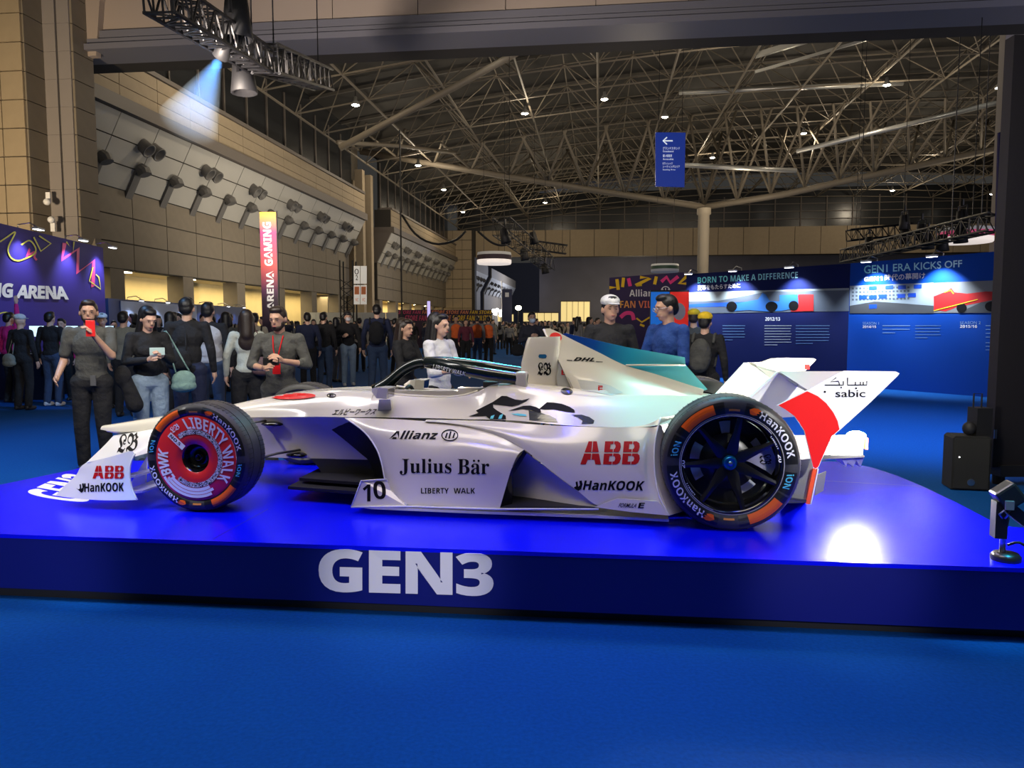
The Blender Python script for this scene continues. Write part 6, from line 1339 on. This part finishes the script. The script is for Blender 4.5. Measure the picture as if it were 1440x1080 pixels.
person(143, 444, 12.6, 1.62, 30, 'person in white cap and dark red top between filming man and woman', BK, cloth('maroon', (.12, .02, .04)), 'long', 'short', HAIR, SKIN2, DN, lod=1, cap=cloth('cap_white', (.6, .6, .6)))
person(173, 439, 11.5, 1.64, 190, 'man in khaki shirt seen from behind left of the woman', BK, KH, 'long', 'short', HAIR, SKIN, DN, lod=1)
person(242, 441, 11.2, 1.62, 160, 'woman with bobbed black hair behind the woman in black jacket', BK, GR, 'long', 'bob', HAIR, SKIN, DN, female=True, lod=1)
person(318, 440, 12.5, 1.64, 190, 'person in dark coat between white hood and patterned bag', BK, DG, 'long', 'bob', HAIR, SKIN, DN, lod=1)
person(432, 440, 16.0, 1.70, 200, 'man in navy coat standing just right of the red lanyard man', BK, NV, 'long', 'short', HAIR, SKIN, DN, lod=1)
person(455, 439, 16.5, 1.72, 170, 'man in black sweater and blue jeans seen from behind', JN, BK, 'long', 'short', HAIR, SKIN, DN, lod=1)
person(474, 447, 18.5, 1.62, 150, 'person in black jacket partly behind the capped masked man', GR, BK, 'long', 'bob', HAIR, SKIN, DN, lod=1)
person(489, 439, 17.4, 1.74, 20, 'masked man in dark cap and puffer jacket with pale jeans', LJ, BK, 'long', 'short', HAIR, SKIN, ((-.26, 0, 1.13, -.14, -.22, 1.15, 'hold'), (.25, .02, 1.13, .26, -.05, .88)), lod=1, cap=MBLACK, mask=WH, shoes=WSH, stride=.08)
person(530, 428, 14.6, 1.84, 185, 'tall man in navy hoodie with backpack walking away', JN, NV, 'long', 'short', HAIR, SKIN, DN, lod=0, backpack=BK, stride=.12)
person(569, 448, 8.2, 1.49, 60, 'short woman in black with curly hair holding hands up in centre', BK, BK, 'long', 'long', HAIRB, SKIN2, ((-.22, -.1, 1.12, -.10, -.34, 1.18, 'open'), (.22, -.1, 1.12, .05, -.36, 1.20, 'open')), female=True, lod=0, head=(0, 8))
person(617, 441, 6.75, 1.525, 55, 'woman with long black hair in white shirt seen through the halo', BK, WH, 'rolled', 'long', HAIR, SKIN, ((-.22, -.1, 1.12, -.12, -.34, 1.16, 'open'), (.22, -.06, 1.12, .10, -.30, 1.12, 'open')), female=True, lod=0, head=(8, 6))
for x, lab, g in ((641, 'steward in orange vest, leftmost of the three', 0), (671, 'steward in orange vest seen from behind, middle of the three', 1), (687, 'steward in orange vest with hands low, rightmost of the three', 2)):
    person(x, 444 + g, 27 + g * .3, 1.78 - g * .01, (10, 175, 165)[g], lab, (BK, JN, BK)[g], GR, 'long', 'short', HAIR, SKIN2, DN, lod=1, vest=ORV, shoes=WSH if g == 2 else MBLACK)
person(655, 449, 25.5, 1.64, 10, 'person in dark red top between the orange vest stewards', BK, cloth('maroon', (.12, .02, .04)), 'long', 'bob', HAIR, SKIN, DN, lod=1)
person(748, 439, 14.5, 1.68, 8, 'man in dark suit wearing a white mask behind the roll hoop', BK, cloth('suit', (.03, .03, .045)), 'long', 'short', HAIR, SKIN, ((-.24, -.02, 1.15, -.05, -.26, 1.22, 'hold'), (.24, -.02, 1.15, .05, -.26, 1.22, 'hold')), lod=0, mask=mat('mask_white', (.62, .72, .82), .7), bag=(BK, -.28, .02, .98))
person(858, 417, 6.95, 1.69, 5, 'man in white cap and black shirt behind the blue fin', BK, BK, 'long', 'short', HAIR, SKIN2, ((-.26, 0, 1.13, -.20, -.18, .98), (.26, -.0, 1.13, .18, -.24, 1.08)), lod=0, cap=cloth('cap_white', (.6, .6, .6)), head=(6, 4))
person(940, 413, 6.45, 1.69, -58, 'man with glasses in blue track jacket looking left behind the car', NV, BLJ, 'long', 'short', HAIR, SKIN2, ((-.24, -.06, 1.14, -.12, -.30, 1.10), (.24, -.04, 1.13, .10, -.30, 1.08)), lod=0, glasses=True, head=(-20, 10))
person(992, 440, 8.4, 1.56, 150, 'person in black coat, yellow hat and backpack right of the man with glasses', BK, BK, 'long', 'short', HAIR, SKIN, DN, lod=1, backpack=DG, cap=cloth('yellow', (.75, .5, .02)))
person(976, 434, 10.5, 1.64, 160, 'person in dark jacket and yellow hat half hidden behind the blue track jacket', BK, DG, 'long', 'short', HAIRB, SKIN, DN, lod=1, cap=cloth('yellow', (.75, .5, .02)))
person(800 - 20, 452, 28, 1.60, 190, 'person with pale shirt and backpack in the middle distance behind the fin', BK, BEI, 'long', 'short', HAIR, SKIN, DN, lod=1, backpack=BK)
person(698 + 18, 455, 36, 1.55, 185, 'person in grey jacket standing in the aisle left of the masked man', BK, GR, 'long', 'short', HAIR, SKIN, DN, lod=2)
# the far crowd: six kinds of figure, copied with their parts
def far(i, shirt, pants, hair, fem, face, extra={}):
    return person(0, 456, 60, 1.68, face, 'distant visitor in the far crowd', pants, shirt, 'long', hair, HAIR, SKIN, DN, female=fem, lod=2, **extra)
protos = [far(0, BK, BK, 'short', False, 180), far(1, NV, JN, 'short', False, 20), far(2, GR, BK, 'long', True, 170), far(3, BK, DG, 'bob', True, -20), far(4, BEI, BK, 'short', False, 150, {'backpack': BK}), far(5, KH, JN, 'short', False, 60)]
finish_jobs()
def copy_tree(o, parent=None):
    c = o.copy(); C.objects.link(c); c.parent = parent
    for ch_ in list(o.children): copy_tree(ch_, c)
    return c
rnd = random.Random(11); used = set(); spots = []
def addrow(x0, x1, n, Ya, Yb, grp):
    for k in range(n):
        x = x0 + (x1 - x0) * (k + .5 + rnd.uniform(-.35, .35)) / n; Y = rnd.uniform(Ya, Yb); spots.append((x, Y, grp))
addrow(692, 850, 26, 32, 58, 'middle'); addrow(560, 700, 14, 33, 46, 'shop'); addrow(398, 560, 20, 20, 38, 'left'); addrow(158, 380, 18, 14, 19, 'near left'); addrow(800, 860, 5, 20, 28, 'middle'); addrow(690, 840, 14, 58, 62, 'middle')
GL = {'middle': ('distant visitor in the dark crowd of the far aisle', 'visitors in the far aisle'), 'shop': ('distant visitor standing in front of the black shop wall', 'visitors before the shop wall'), 'left': ('distant visitor in the crowd before the grey partition', 'visitors before the grey partition'), 'near left': ('visitor in the crowd before the low blue display wall', 'visitors before the low display wall')}
KD = ['in black clothes', 'in navy top and jeans', 'with long hair in grey top', 'with bobbed hair in black top', 'in beige top with black backpack', 'in khaki top and jeans']
placed = []
for k, (x, Y, g) in enumerate(spots):
    pt = onY(x, 456, Y)
    if any((pt - q_).length < .75 for q_ in placed): Y += 1.1; pt = onY(x, 456, Y)
    placed.append(pt)
    i = rnd.randrange(6)
    if i not in used: c = protos[i]; used.add(i)
    else: c = copy_tree(protos[i])
    p = onY(x, 456, Y); S = rnd.uniform(1.52, 1.74); c.location = (p.x, p.y, 0 if Y < 60 else -.02); c.rotation_euler = (0, 0, rnd.uniform(0, 2 * PI)); c.scale = (S / 1.72,) * 3
    c['label'] = GL[g][0].replace('visitor', 'visitor ' + KD[i]); c['group'] = GL[g][1]
